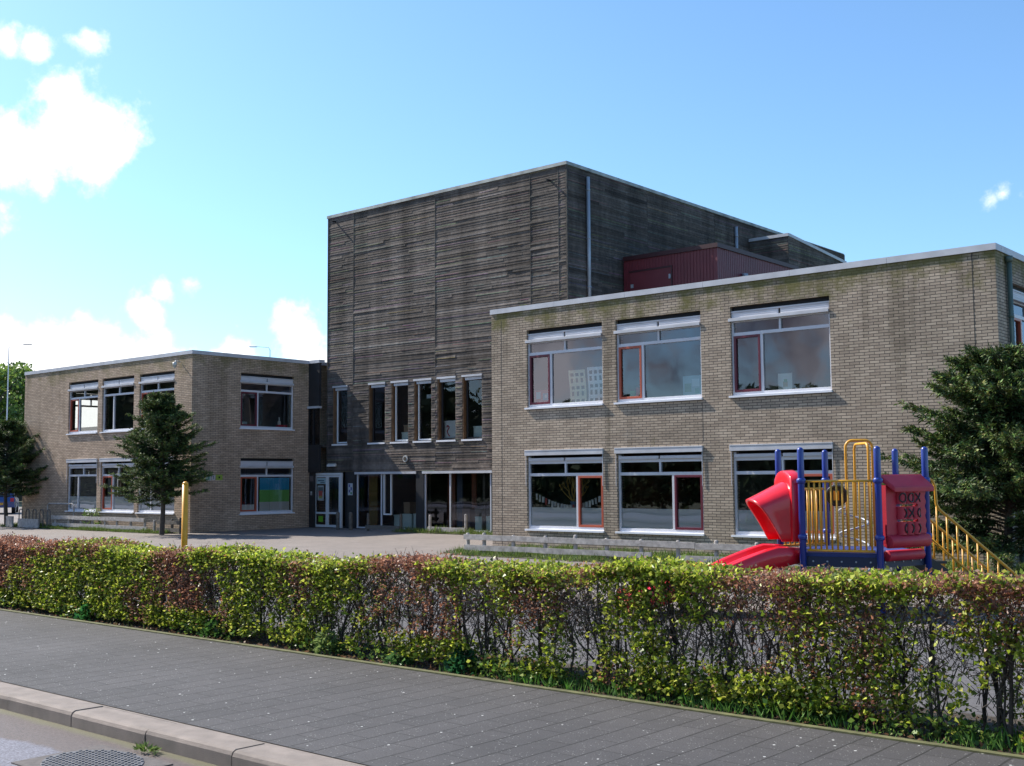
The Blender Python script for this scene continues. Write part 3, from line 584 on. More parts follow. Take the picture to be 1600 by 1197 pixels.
for i, w in enumerate(slits):
    u0, u1, z0, z1 = w
    f = MB(); wd = .045
    FT.box(f, u0 + .10, u0 + .10 + wd, -.16, -.10, z0 + .06, z1 - .08); FT.box(f, u1 - wd, u1, -.16, -.10, z0 + .06, z1 - .08)
    FT.box(f, u0 + .10 + wd, u1 - wd, -.16, -.10, z0 + .06, z0 + .06 + wd); FT.box(f, u0 + .10 + wd, u1 - wd, -.16, -.10, z1 - .13, z1 - .08)
    F = f.build('window', M_white if i in (0, 2, 3) else M_gap, TH)
    g = MB(); FT.quad(g, u0 + .10, u1, -.14, z0 + .06, z1 - .08); g.build('pane', M_glassd, F)
    k = MB(); FT.box(k, u0 + .0, u0 + .045, -.2, -.0, z0, z1); k.build('wooden_reveal', M_brn, F)
    k = MB(); FT.box(k, u0 - .03, u1 + .02, -.18, .045, z0 - .03, z0 + .03); k.build('sill', M_sill, F)
    k = MB(); FT.box(k, u0 - .02, u1 + .02, -.12, .03, z1 - .02, z1 + .05); FT.box(k, u0 + .1, u1 - .02, -.13, -.02, z1 - .13, z1 - .03); k.build('sun_screen_box', M_cop, F)
# ground floor glazing
gw = [(-31.91, -28.78, [(.0, None), (.405, None)]), (-28.40, -25.3, [(.0, None), (.385, None)])]
for i, (u0, u1, ms) in enumerate(gw):
    f = MB(); w = .05
    for uu in (u0, u0 + (u1 - u0) * (.41 if i == 0 else .385), u1 - w): FT.box(f, uu, uu + w, -.12, -.05, 0, 1.98)
    FT.box(f, u0 + w, u1 - w, -.12, -.06, 0, .05)
    F = f.build('window', M_alu, TH)
    g = MB(); FT.quad(g, u0 + w, u1 - w, -.09, .05, 1.98); g.build('pane', M_glassd, F)
    k = MB(); FT.box(k, u0 - .05, u1 + (.02 if i == 0 else .1), -.12, .03, 1.965, 2.05); k.build('sun_screen_box', M_cop, F)
    if i == 0:
        k = MB(); a, c = u0 + (u1 - u0) * .46, u0 + (u1 - u0) * .575
        FT.box(k, a, a + .05, -.085, -.03, .5, 1.96); FT.box(k, c, c + .05, -.085, -.03, .5, 1.96); FT.box(k, a + .05, c, -.085, -.03, .5, .55); k.build('sash', M_white, F)
for u0, u1, d_ in ((-32.45, -31.91, -.02), (-28.78, -28.40, 0), (-25.25, X1, 0)): b = MB(); FT.box(b, u0, u1, -.2, d_, -.02, 2.06); b.build('dark_panel', M_dark, TH)
b = MB(); b.box(X0 + .1, X1 - .1, 33, 33.2, 0, 6); b.box(-25.9, -25.8, YT + .3, 33, 0, 3); b.box(-30.3, -30.2, 30.8, 33, 0, 3)
b.box(X0 + .05, X0 + .1, YT + .25, 33, 0, 6); b.build('inner_wall', M_intd, TH)
b = MB(); b.box(X0 + .1, X1 - .1, YT + .25, 33, 2.5, 2.7); b.box(X0 + .1, X1 - .1, YT + .25, 33, 5.6, 5.7); b.box(X0 + .1, X1 - .1, YT + .25, 33, -.02, .03); b.build('floor', M_floor, TH)
M_ochre = mat('ochre_door', (.22, .14, .035), .6, noise_=.2)
b = MB(); b.box(-31.75, -31.3, YT + .5, YT + .55, .03, 2.0); b.build('inner_door', M_ochre, TH)
b = MB(); b.box(-28.1, -27.75, YT + .9, YT + .96, .03, 2.0); b.box(-26.95, -26.75, YT + .9, YT + .96, .03, 2.0); b.build('inner_panel', M_rust, TH)
b = MB(); b.box(-27.55, -27.3, YT + .8, YT + .86, .03, 2.0); b.build('inner_panel', mat('slate_blue_panel', (.05, .065, .1), .7), TH)
# downpipes on the shaded side and a thin one by the brick wing
for yy, z0, z1 in ((29.63, 6.2, 11.56), (39.3, 6.2, 11.5)):
    b = MB(); b.tube([(X1 + .09, yy, z0), (X1 + .09, yy, z1)], .06, 10)
    for z in (7.9, 9.5, 11.1): b.tube([(X1 + .09, yy, z), (X1 + .09, yy, z + .05)], .07, 10)
    b.build('downpipe', M_pipe, TH, smooth=True)
b = MB(); b.tube([(-25.0, YT - .1, .7), (-25.0, YT - .1, 2.0)], .035, 8); b.build('downpipe', M_white, TH, smooth=True)
for px_, pz in ((-33.12, 11.62), (-22.64, 11.38)):
    b = MB(); b.tube([(px_, YT + .05, pz), (px_, YT - .19, pz - .02)], .035, 8); b.build('overflow_spout', M_gap, TH)
# stair tower box on the east side of the hall
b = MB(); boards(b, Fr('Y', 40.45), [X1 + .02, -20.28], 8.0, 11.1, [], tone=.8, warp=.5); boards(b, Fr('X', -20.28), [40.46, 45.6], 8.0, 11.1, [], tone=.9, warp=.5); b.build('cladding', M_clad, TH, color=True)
b = MB(); b.box(X1 + .02, -20.31, 40.48, 45.6, 6.2, 11.05); b.build('wall', M_dark, TH)
b = MB(); b.box(X1 + .02, -20.24, 40.40, 40.6, 11.08, 11.2)
b.add([(-20.45, 40.6, 11.08), (-20.24, 40.6, 11.08), (-20.24, 45.7, 10.7), (-20.45, 45.7, 10.7), (-20.45, 40.6, 11.2), (-20.24, 40.6, 11.2), (-20.24, 45.7, 10.82), (-20.45, 45.7, 10.82)],
      [(0, 3, 2, 1), (4, 5, 6, 7), (0, 1, 5, 4), (1, 2, 6, 5), (2, 3, 7, 6), (3, 0, 4, 7)]); b.build('coping', M_cop, TH)

# entrance doors under the hall
DR = MB(); FD = Fr('Y', 28.42)
a, c, md = -34.12, -32.5, -33.31
for u in (a, c - .07): FD.box(DR, u, u + .07, -.06, .02, -.0, 2.03)
FD.box(DR, a + .07, c - .07, -.06, .02, 1.95, 2.03)
D_ = DR.build('entrance_door', M_white, TH)
for u0, u1 in ((a + .08, md - .005), (md + .005, c - .08)):
    k = MB(); w = .075
    FD.box(k, u0, u0 + w, -.05, .0, .01, 1.94); FD.box(k, u1 - w, u1, -.05, .0, .01, 1.94)
    for z in (.01, .5, 1.87): FD.box(k, u0 + w, u1 - w, -.05, .0, z, z + (.09 if z < .1 else .07))
    k.build('door_leaf', M_white, D_)
g = MB(); FD.quad(g, a + .15, c - .15, -.03, .1, 1.9); g.build('pane', M_glassd, D_)
k = MB(); k.tube([FD.p(md - .05, .05, .95), FD.p(md - .05, .05, 1.15)], .012, 6); k.build('handle', M_gap, D_)
b = MB(); b.box(-32.5, -31.95, YT - .0, YT + .02, 0, 2.05); b.build('dark_panel', M_dark, TH)

# roof cabin on the right wing
RC = thing('roof_cabin', (-20.1, 31.63, 6.12), 'burgundy corrugated metal plant cabin on the flat roof beside the timber hall', 'plant cabin')
b = MB(); xa, xb, ya, yb, zt = -21.9, -18.32, 31.63, 37.2, 9.05
for i in range(int((xb - xa) / .12)):
    u = xa + i * .12; b.box(u, u + .075, ya - .014, ya, 6.12, zt)
for i in range(int((yb - ya) / .12)):
    u = ya + i * .12; b.box(xb, xb + .01, u, u + .1, 6.12, zt)
b.box(xa, xb, ya, yb, 6.12, zt); b.build('wall', M_cab, RC)
M_cabd = mat('dark_burgundy_trim', (.05, .012, .016), .5)
b = MB(); b.box(xa, xb + .06, ya - .06, ya + .1, zt, zt + .14); b.box(xb - .1, xb + .06, ya + .1, yb, zt, zt + .14); b.build('roof_trim', M_cabd, RC)
b = MB(); b.box(-21.62, -20.02, ya - .03, ya - .024, 6.2, 8.62); b.build('door', M_cab, RC)
b = MB(); b.box(-21.68, -19.96, ya - .045, ya - .023, 8.62, 8.68); b.box(-20.02, -19.97, ya - .045, ya - .023, 6.2, 8.62); b.build('door_frame', M_cabd, RC)
b = MB(); b.box(-21.6, -21.5, ya - .06, ya - .035, 8.1, 8.22); b.box(-20.1, -20.03, ya - .06, ya - .035, 8.25, 8.4); b.build('hinge', M_pipe, RC)
b = MB(); b.tube([(xb + .1, ya + 1.6, 6.2), (xb + .1, ya + 1.6, 8.3)], .07, 10); b.tube([(xb + .1, ya + 1.6, 8.25), (xb + .1, ya + 1.6, 8.4)], .1, 10); b.build('flue', M_pipe, RC, smooth=True)

# ------------------------------------------------------------------ things on and behind the walls and windows
def flat(name, fr, u0, u1, d, z0, z1, m, label, cat, group=None, th=.006):
    b = MB(); fr.box(b, u0, u1, d, d + th, z0, z1); o = b.build(name, m); return tag(o, label, cat, group)
def attr_flat(name, fr, rects, label, cat, d, group=None):
    """a sheet with coloured patches: rects = (u0,u1,z0,z1,colour); later ones sit 1.5 mm further out"""
    b = MB()
    for i, (u0, u1, z0, z1, c) in enumerate(rects):
        b.cur = c; e = d + .004 + .0015 * i; fr.box(b, u0, u1, e - .004, e, z0, z1)
    return tag(b.build(name, M_attr, color=True), label, cat, group)
M_attr = mat('printed_colour', attr=True, rough=.7)
# paper tower blocks in the first upper window
def paper_block(u0, u1, z0, z1, label, colr):
    nu, nv = 3, 5; b = MB(); b.cur = colr; hs = []
    holes = []
    W_ = (u1 - u0); Hh = (z1 - z0)
    for j in range(nv):
        for i in range(nu):
            a = u0 + W_ * (.1 + i * .3); zz_ = z0 + Hh * (.03 + j * .195); ww = W_ * (.2 if j % 2 == 0 else .15); hh = Hh * (.10 if j % 2 == 0 else .135)
            holes.append((a, a + ww, zz_, zz_ + hh))
    holed(b, Fr('Y', YF + .135), u0, u1, z0, z1, holes, t=.006)
    for k, v in enumerate(b.v):   # the paper bows a little
        q = (v[2] - z0) / Hh; b.v[k] = (v[0] + .03 * math.sin(q * 4.2), v[1] + .012 * math.sin(q * 6 + v[0]), v[2])
    return tag(b.build('paper_tower', M_attr, color=True), label, 'paper model', 'paper tower blocks in the window')
paper_block(-17.83, -17.31, 3.66, 4.52, 'cream cut-paper tower block in the upper window, left of its whiter twin', (.82, .77, .52))
paper_block(-17.24, -16.74, 3.66, 4.56, 'white cut-paper tower block in the upper window, right of its cream twin', (.92, .92, .92))
attr_flat('poster', FY, [(-18.99, -18.42, 3.70, 4.07, (.42, .09, .13)), (-18.93, -18.78, 3.84, 4.02, (.25, .5, .6)), (-18.7, -18.5, 3.8, 3.98, (.05, .32, .5)), (-18.64, -18.57, 3.86, 3.94, (.6, .7, .7))],
          'pink poster with blue fish shapes behind the first burgundy upper window sash', 'poster', -.15)
attr_flat('poster', FY, [(-14.45, -13.93, 3.70, 4.16, (.28, .48, .55)), (-14.4, -14.22, 3.78, 3.98, (.12, .3, .2)), (-14.2, -14.0, 3.9, 4.08, (.5, .68, .75)), (-14.12, -14.0, 3.74, 3.86, (.1, .35, .3))],
          'pale blue and green collage in the lower corner of the middle upper window', 'poster', -.15)
attr_flat('picture', FY, [(-11.98, -11.64, 3.68, 4.06, (.7, .75, .68)), (-11.86, -11.75, 3.76, 3.88, (.4, .3, .1)), (-11.84, -11.76, 3.86, 3.93, (.15, .35, .1))],
          'white sheet with a small flower drawing in the upper window nearest the right corner', 'picture', -.15)
b = MB(); b.cur = (.05, .35, .1); b.box(-16.0, -15.86, YF + .2, YF + .28, 3.72, 3.9); b.cur = (.5, .05, .05); b.box(-15.82, -15.74, YF + .2, YF + .28, 3.72, 3.97); b.cur = (.55, .45, .05); b.box(-15.72, -15.64, YF + .2, YF + .28, 3.72, 3.84)
tag(b.build('toy_blocks', M_attr, color=True), 'green, red and yellow toy blocks on the sill behind the orange-red upper sash', 'toy')
# paper garland in the first lower window
b = MB(); rg = random.Random(3); gl = []
for i in range(25):
    t = i / 24; u = -19.0 + 2.2 * t; z = 1.40 - .30 * math.sin(math.pi * min(1, t * .98)) ; gl.append((u, YF + .17, z))
b.cur = (.3, .3, .28); b.tube(gl, .004, 4)
for i in range(22):
    t = (i + .5) / 22; u = -19.0 + 2.2 * t; z = 1.40 - .30 * math.sin(math.pi * min(1, t * .98)); w = rg.uniform(.05, .085); h = rg.uniform(.11, .19); c = rg.uniform(.5, .75)
    b.cur = (c, c, c * .97) if rg.random() > .12 else (.4, .06, .06); b.obox((u - w / 2, YF + .165, z - h), (w, 0, rg.uniform(-.01, .01)), (0, .003, 0), (rg.uniform(-.015, .015), 0, h))
tag(b.build('paper_garland', M_attr, color=True), 'sagging string of small white papers hung across the lower left window of the near wing', 'garland')
b = MB(); rg = random.Random(8)
def twigtree(b, p, d, ln, r, depth):
    q = p + d * ln; mid = (p + q) / 2 + Vector((rg.uniform(-.03, .03), rg.uniform(-.02, .02), 0)); b.tube([p, mid, q], [r, r * .85, r * .7], 6, cap=False)
    if depth:
        for _ in range(rg.choice((2, 3))):
            twigtree(b, q, (d + Vector((rg.uniform(-.8, .8), rg.uniform(-.3, .3), rg.uniform(-.1, .7)))).normalized(), ln * rg.uniform(.6, .85), r * .65, depth - 1)
for i in range(6): twigtree(b, Vector((-17.95 + rg.uniform(-.06, .06), YF + .45, 1.16)), Vector((-.9 + i * .36, 0, .75)).normalized(), .26, .022, 3)
BR = tag(b.build('branch_bouquet', M_branch), 'bunch of ochre painted branches standing behind the paper garland', 'decoration')
b = MB(); b.grid([[(-17.95 + r_ * math.cos(a), YF + .45 + r_ * math.sin(a), z) for a in [2 * math.pi * j / 14 for j in range(14)]] for r_, z in ((.07, .55), (.14, .7), (.17, .9), (.09, 1.1), (.11, 1.18))], close=True); b.build('vase', mat('blue_vase', (.12, .2, .3), .3), BR, smooth=True)
# painted paper covering the lower side window of the left wing
b = MB()
for z0, z1, c in ((1.42, 1.86, (.02, .36, .68)), (.98, 1.42, (.20, .58, .16)), (.64, .98, (.66, .70, .72))):
    b.cur = c
    for i in range(6): a = 26.12 + i * .228; b.box(XB - .135 - .01 * (i % 2), XB - .13 - .01 * (i % 2), a, a + .228, z0, z1)
b.cur = (.66, .7, .72); b.box(XB - .14, XB - .135, 25.26, 25.9, .64, .9)
tag(b.build('window_paper', M_attr, color=True), 'blue, green and white paper bands covering the lower side window of the left wing', 'window paper')
attr_flat('poster', FX, [(25.22, 25.55, 3.72, 3.9, (.18, .3, .36)), (25.3, 25.38, 3.76, 3.86, (.5, .5, .4))], 'small blue card in the corner of the upper side window of the left wing', 'card', -.16)
b = MB(); b.box(XB - .35, XB - .2, 27.0, 27.42, 3.66, 3.84); tag(b.build('red_tub', M_dred), 'low red tub on the sill of the upper side window', 'tub')
b = MB(); b.tube([(XB - .28, 27.1, 3.66), (XB - .28, 27.1, 3.95), (XB - .28, 27.1, 4.0), (XB - .28, 27.1, 4.12)], [.06, .06, .025, .025], 10); tag(b.build('white_bottle', M_paper, smooth=True), 'white bottle on the sill of the upper side window beside the red tub', 'bottle')
# signs on the left wing's side wall
attr_flat('wall_sign', FX, [(23.55, 23.93, 1.78, 1.99, (.42, .46, .45)), (23.64, 23.86, 1.80, 1.94, (.10, .24, .17)), (23.71, 23.79, 1.84, 1.91, (.35, .45, .38))], 'white sign with a green emblem on the brick corner, left of its two neighbours', 'sign', .0, 'small signs on the brick corner')
attr_flat('wall_sign', FX, [(23.96, 24.09, 1.79, 1.97, (.48, .45, .5)), (24.01, 24.04, 1.83, 1.94, (.12, .12, .12))], 'narrow white sign with a dark mark, between the green emblem and the yellow-green sign', 'sign', .0, 'small signs on the brick corner')
attr_flat('wall_sign', FX, [(24.12, 24.4, 1.79, 1.98, (.25, .36, .05)), (24.23, 24.3, 1.85, 1.92, (.02, .04, .01))], 'yellow-green sign with a dark dot on the brick corner, rightmost of three', 'sign', .0, 'small signs on the brick corner')
# camera on the left wing, light on the hall
CM = thing('security_camera', (-34.95, YF, 6.0), 'small pale security camera under the coping of the left wing near its corner', 'camera')
b = MB(); b.tube([(-34.95, YF - .02, 5.95), (-34.95, YF - .2, 5.98), (-34.95, YF - .24, 5.9)], .02, 6); b.build('bracket', M_light, CM)
b = MB(); b.tube([(-34.95, YF - .24, 5.92), (-34.95, YF - .24, 5.78)], .075, 10); b.tube([(-34.95, YF - .24, 5.78), (-34.95, YF - .24, 5.72)], [.06, .03], 10); b.build('housing', M_light, CM, smooth=True)
b = MB(); b.tube([(-29.27, YT - .02, 2.5), (-29.27, YT - .06, 2.5)], .12, 16); o = tag(b.build('round_lamp', M_light), 'round pale bulkhead lamp on the boards above the ground-floor glazing', 'wall lamp')
b = MB(); b.tube([(-29.27, YT - .06, 2.5), (-29.27, YT - .075, 2.5)], .07, 16); b.build('lens', M_intd, o)
b = MB(); b.box(-33.42, -32.95, YT - .1, YT - .02, 2.26, 2.38); o = tag(b.build('wall_lamp', M_light, bevel=.03), 'oblong white lamp on the dark boards above the entrance doors', 'wall lamp')
b = MB(); b.box(-33.4, -32.97, YT - .13, YT - .1, 2.27, 2.34); b.build('diffuser', M_white, o)
# notices round the entrance
FDr = Fr('Y', 28.42)
attr_flat('door_notice', FDr, [(-33.92, -33.42, 1.62, 1.84, (.38, .52, .55)), (-33.87, -33.5, 1.72, 1.77, (.1, .15, .2)), (-33.72, -33.48, 1.65, 1.69, (.1, .13, .16))], 'pale blue notice with dark lines of text, high on the left door leaf', 'notice', -.025)
attr_flat('door_poster', FDr, [(-33.88, -33.53, 1.0, 1.56, (.36, .4, .4)), (-33.85, -33.56, 1.3, 1.5, (.1, .12, .12)), (-33.82, -33.6, 1.12, 1.36, (.4, .08, .06)), (-33.8, -33.62, 1.08, 1.17, (.3, .28, .08))], 'picture poster with a red figure below the blue notice on the entrance door', 'poster', -.025)
attr_flat('green_sticker', FDr, [(-33.82, -33.56, .2, .42, (.16, .42, .02))], 'bright green square low on the left entrance door leaf', 'sticker', -.025)
attr_flat('wall_notice', Fr('Y', YT - .02), [(-32.32, -32.06, 1.2, 1.64, (.45, .48, .52)), (-32.28, -32.2, 1.5, 1.6, (.1, .1, .3)), (-32.17, -32.1, 1.38, 1.5, (.1, .1, .3)), (-32.27, -32.2, 1.3, 1.4, (.12, .12, .3)), (-32.17, -32.1, 1.24, 1.31, (.05, .25, .05))], 'white notice with small icons on the dark wall right of the entrance doors', 'notice', .0)
attr_flat('name_plate', Fr('Y', 28.33), [(XB + .03, XB + .24, 1.72, 1.92, (.12, .10, .10))], 'small grey plate on the dark panel left of the entrance doors', 'plate', .0)
attr_flat('door_phone', Fr('Y', 28.33), [(XB + .08, XB + .17, 1.2, 1.34, (.45, .47, .48)), (XB + .1, XB + .15, 1.22, 1.26, (.1, .1, .1))], 'white door phone on the dark panel beside the entrance doors', 'door phone', .0)
# boxes behind the hall windows
def crate(u0, u1, z0, z1, m, label, dy=.35, name='storage_box', dd=.35):
    b = MB(); b.box(u0, u1, YT + dy, YT + dy + dd, z0, z1); b.box(u0 - .01, u1 + .01, YT + dy - .01, YT + dy + dd + .01, z1 - .05, z1 + .002)
    return tag(b.build(name, m, bevel=.005), label, 'box', 'boxes behind the hall windows')
M_gw = mat('pale_green_plastic', (.66, .76, .72), .5)
crate(-32.75, -32.42, 3.1, 3.5, M_gw, 'white box in the leftmost slit window of the timber hall')
crate(-29.85, -29.2, 3.1, 3.46, M_gw, 'white box at the bottom of the third slit window from the left')
crate(-29.75, -29.42, 3.47, 3.72, M_card, 'cardboard box on top of the white box in the third slit window')
crate(-26.35, -25.8, 3.1, 3.56, M_gw, 'white box with a lid in the rightmost slit window')
o = crate(-27.62, -26.95, 3.1, 3.78, M_paper, 'tall white box with a red curl in the second slit window from the right', dy=.24, dd=.1)
b = MB(); b.tube([(-27.5, YT + .225, 3.56), (-27.44, YT + .225, 3.62), (-27.38, YT + .225, 3.56), (-27.43, YT + .225, 3.48), (-27.48, YT + .225, 3.42), (-27.42, YT + .225, 3.3), (-27.36, YT + .225, 3.25)], .02, 5); b.build('red_curl', M_dred, o)
attr_flat('window_note', FT, [(-28.4, -28.1, 4.6, 4.74, (.5, .55, .58))], 'white slip of paper high in the fourth slit window', 'note', -.155)
crate(-30.25, -29.95, .05, .5, M_gw, 'narrow pale green box behind the left ground-floor glazing')
crate(-29.75, -29.45, .55, .95, M_card, 'brown box on a pale green crate behind the left ground-floor glazing')
crate(-29.8, -29.35, .05, .54, M_gw, 'pale green crate under the brown box behind the left ground-floor glazing')
crate(-29.25, -28.87, .05, .56, M_gw, 'pale green crate nearest the dark pier behind the left ground-floor glazing')
crate(-26.9, -26.55, .1, .75, mat('mauve_board', (.16, .10, .09), .7), 'brown board box beside the mullion of the right ground-floor glazing')
crate(-26.3, -26.0, .05, .5, M_gw, 'pale green crate behind the tall post of the right ground-floor glazing')
crate(-25.9, -25.55, .05, .52, M_gw, 'pale green crate right of the tall post, under the grey box')
crate(-26.3, -25.55, .53, .78, mat('grey_box_lid', (.11, .10, .09), .7), 'flat grey box lying over two pale green crates')
b = MB(); b.grid([[(-25.5 + r_ * math.cos(a), YT + .7 + r_ * math.sin(a), z) for a in [2 * math.pi * j / 12 for j in range(12)]] for r_, z in ((.16, .3), (.2, .5), (.2, .9), (.17, 1.0), (.0, 1.01))], close=True)
tag(b.build('blue_barrel', mat('blue_plastic', (.08, .14, .3), .5), smooth=True), 'blue plastic drum behind the right edge of the ground-floor glazing', 'drum', None)

# ------------------------------------------------------------------ low wooden fences, rails and posts
def board(b, p0, p1, h, t, rnd):
    """a weathered board from p0 to p1 (centre line), slightly uneven"""
    p0, p1 = Vector(p0), Vector(p1); d = p1 - p0; n = max(2, int(d.length / .5)); s = Vector((-d.y, d.x, 0)).normalized() * t / 2
    rows = []
    for i in range(n + 1):
        c = p0 + d * i / n + Vector((0, 0, rnd.uniform(-.006, .006))); e = h / 2 + rnd.uniform(-.004, .004)
        rows.append([c - s + Vector((0, 0, -e)), c + s + Vector((0, 0, -e)), c + s + Vector((0, 0, e)), c - s + Vector((0, 0, e))])
    b.grid(rows, close=True); b.add([tuple(q) for q in rows[0]] + [tuple(q) for q in rows[-1]], [(3, 2, 1, 0), (4, 5, 6, 7)])
def fence(name, xs, y, rails, label, cat='fence', post_h=.52, ext=(0, 0), rnd=None, group=None, pm=None):
    rnd = rnd or random.Random(int(abs(xs[0] * 10)))
    t = thing(name, (xs[0], y, 0), label, cat, group)
    for x in xs:
        b = MB(); hh = post_h + rnd.uniform(-.03, .03); l = rnd.uniform(-.012, .012)
        b.tube([(x, y, -.05), (x + l, y, hh - .02), (x + l, y, hh)], [.047, .045, .03], 8); b.build('post', pm or M_fence, t)
    for x0, x1, z, hh in rails:
        b = MB(); board(b, (x0, y - .07, z), (x1, y - .07, z), hh, .04, rnd); b.build('rail', pm or M_fence, t)
    return t
xs = [-18.72, -18.2, -17.3, -16.35, -15.5, -14.65, -13.75, -12.85, -11.95, -11.05, -10.1, -9.2, -8.3]
fence('low_fence', xs, 20.35, [(-18.78, -16.2, .395, .12), (-16.19, -12.4, .395, .12), (-12.39, -8.2, .385, .12), (-18.76, -16.9, .155, .12), (-16.89, -13.45, .155, .12), (-12.75, -8.3, .13, .12)], 'long low two-rail grey wooden fence in front of the near brick wing', post_h=.5)
xs = [-42.2, -41.2, -40.3, -39.5, -38.6, -37.8, -36.9, -36.0, -35.4]
fence('low_fence', xs, 22.45, [(-42.5, -39.0, .42, .13), (-38.99, -35.95, .42, .13), (-42.3, -38.5, .14, .13), (-38.49, -35.75, .13, .13)], 'long low two-rail grey wooden fence along the far brick wing behind the small conifer', post_h=.45)
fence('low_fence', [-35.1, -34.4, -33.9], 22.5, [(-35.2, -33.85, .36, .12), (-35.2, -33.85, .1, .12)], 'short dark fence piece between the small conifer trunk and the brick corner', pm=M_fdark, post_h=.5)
fence('low_fence', [-49.5, -48.3, -47.2, -46.5], 21.9, [(-50.5, -46.4, .58, .1), (-50.5, -46.4, .32, .1), (-50.5, -46.4, .08, .1)], 'three-rail grey fence left of the far brick wing under the leftmost conifer', post_h=.7)
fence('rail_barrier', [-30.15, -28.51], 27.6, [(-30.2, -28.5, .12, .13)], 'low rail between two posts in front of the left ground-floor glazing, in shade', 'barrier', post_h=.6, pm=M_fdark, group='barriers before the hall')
fence('rail_barrier', [-26.96, -25.34], 27.45, [(-27.0, -25.3, .13, .14)], 'low rail between two posts in front of the right ground-floor glazing, in sun', 'barrier', post_h=.62, group='barriers before the hall')
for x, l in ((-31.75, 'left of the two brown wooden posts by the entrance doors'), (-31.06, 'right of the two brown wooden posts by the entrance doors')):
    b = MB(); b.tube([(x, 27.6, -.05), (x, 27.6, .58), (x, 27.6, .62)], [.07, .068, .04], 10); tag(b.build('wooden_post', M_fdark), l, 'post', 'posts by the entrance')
# grey boards and hoop rack at the far end of the left wing
t = thing('bicycle_rack', (-43.0, 22.1, 0), 'grey metal hoop rack with low board panels at the far end of the left wing', 'rack')
for i in range(5):
    x = -44.6 + i * .55; b = MB(); b.tube([(x, 22.2, -.02), (x, 22.2, .62), (x + .06, 22.2, .7), (x + .2, 22.2, .7), (x + .26, 22.2, .62), (x + .26, 22.2, -.02)], .02, 6); b.build('hoop', M_fdark, t)
b = MB(); b.box(-45.3, -44.75, 22.0, 22.06, .0, .42); b.box(-44.3, -42.7, 22.0, 22.06, .0, .34); b.build('board_panel', M_fence, t)
b = MB(); b.tube([(-43.4, 22.75, 0), (-43.4, 22.75, .86), (-43.3, 22.75, .92), (-41.5, 22.75, .92), (-41.4, 22.75, .86), (-41.4, 22.75, 0)], .03, 6); b.build('long_hoop', M_fence, t)

# yellow pole
t = thing('yellow_pole', (-15.62, 10.44, 0), 'round-topped yellow painted pole standing just behind the hedge at left', 'pole')
b = MB(); b.tube([(-15.62, 10.44, -.05), (-15.62, 10.44, 1.72)], .048, 16); b.build('shaft', M_poley, t, smooth=True)
b = MB(); b.tube([(-15.62, 10.44, 1.72 + .048 * math.sin(a)) for a in (0, .35, .7, 1.05, 1.3, 1.5)], [.048 * math.cos(a) + .0005 for a in (0, .35, .7, 1.05, 1.3, 1.5)], 16); b.build('cap', M_poley, t, smooth=True)

# drain cover in the road
t = thing('drain_cover', (-7.3, 4.2, -.12), 'grey steel drain cover with a studded pattern set in the gutter', 'drain cover')
M_steel = mat('worn_steel', (.10, .095, .098), .55, metal=0, noise_=.4, nscale=12)
b = MB(); b.box(-7.75, -6.85, 3.85, 4.52, -.125, -.112); b.build('frame', mat('drain_frame', (.09, .075, .07), .8, noise_=.3, nscale=20, bump=.6), t)
b = MB()
ang = [2 * math.pi * j / 40 for j in range(40)]
b.grid([[(-7.3 + r_ * math.cos(a) * 1.1, 4.19 + r_ * .82 * math.sin(a), z) for a in ang] for r_, z in ((.37, -.113), (.365, -.106), (.001, -.106))], close=True)
for i in range(-9, 10):
    for j in range(-9, 10):
        u, v = (i + .5 * (j % 2)) * .042, j * .036
        if (u / .39) ** 2 + (v / .29) ** 2 < 1: b.tube([(-7.3 + u, 4.19 + v, -.108), (-7.3 + u, 4.19 + v, -.1)], [.016, .010], 6)
b.build('lid', M_steel, t)

# ------------------------------------------------------------------ climbing frame
lat, dep = 4.54, 15.5
base = hd * dep + rt * lat
PF = thing('climbing_frame', (base.x, base.y, 0), 'red, blue and yellow climbing frame with slide, stairs and noughts-and-crosses panel', 'climbing frame', rz=yaw)
LOCAL.add(PF.name)
R_ = .96; th0 = math.radians(214.2)
HP = [Vector((R_ * math.cos(th0 + math.radians(60 * k)), R_ * math.sin(th0 + math.radians(60 * k)), 0)) for k in range(6)]  # F1 F2 F3 B3 B2 B1
F1, F2, F3, B3, B2, B1 = HP
def up(p, z): return Vector((p.x, p.y, z))
for p in HP:
    b = MB(); b.tube([up(p, -.05), up(p, 2.115)] + [up(p, 2.115 + .043 * math.sin(a)) for a in (.4, .8, 1.15, 1.45)], [.043, .043] + [.043 * math.cos(a) for a in (.4, .8, 1.15, 1.45)], 16)
    o = b.build('post', M_blue, PF, smooth=True)
    b = MB()
    for z in (1.72, 1.0): b.tube([up(p, z - .035), up(p, z - .02), up(p, z + .02), up(p, z + .035)], [.046, .06, .06, .046], 16)
    b.build('collar', M_blue, o, smooth=True)
b = MB(); n_ = 6
b.add([tuple(up(p * .93, .80)) for p in HP] + [tuple(up(p * .93, .74)) for p in HP], [(0, 1, 2, 3, 4, 5), (11, 10, 9, 8, 7, 6)] + [(i, i + 6, (i + 1) % 6 + 6, (i + 1) % 6) for i in range(6)]); b.build('deck', M_dblue, PF)
b = MB()
for i in range(6):
    p, q = HP[i] * .93, HP[(i + 1) % 6] * .93; d = (q - p).normalized(); nrm = Vector((d.y, -d.x, 0))
    b.obox(up(p, .62) + nrm * .0, (q - p), nrm * .03, (0, 0, .13))
b.build('deck_skirt', mat('dark_blue_skirt', (.010, .018, .05), .5), PF)
b = MB()
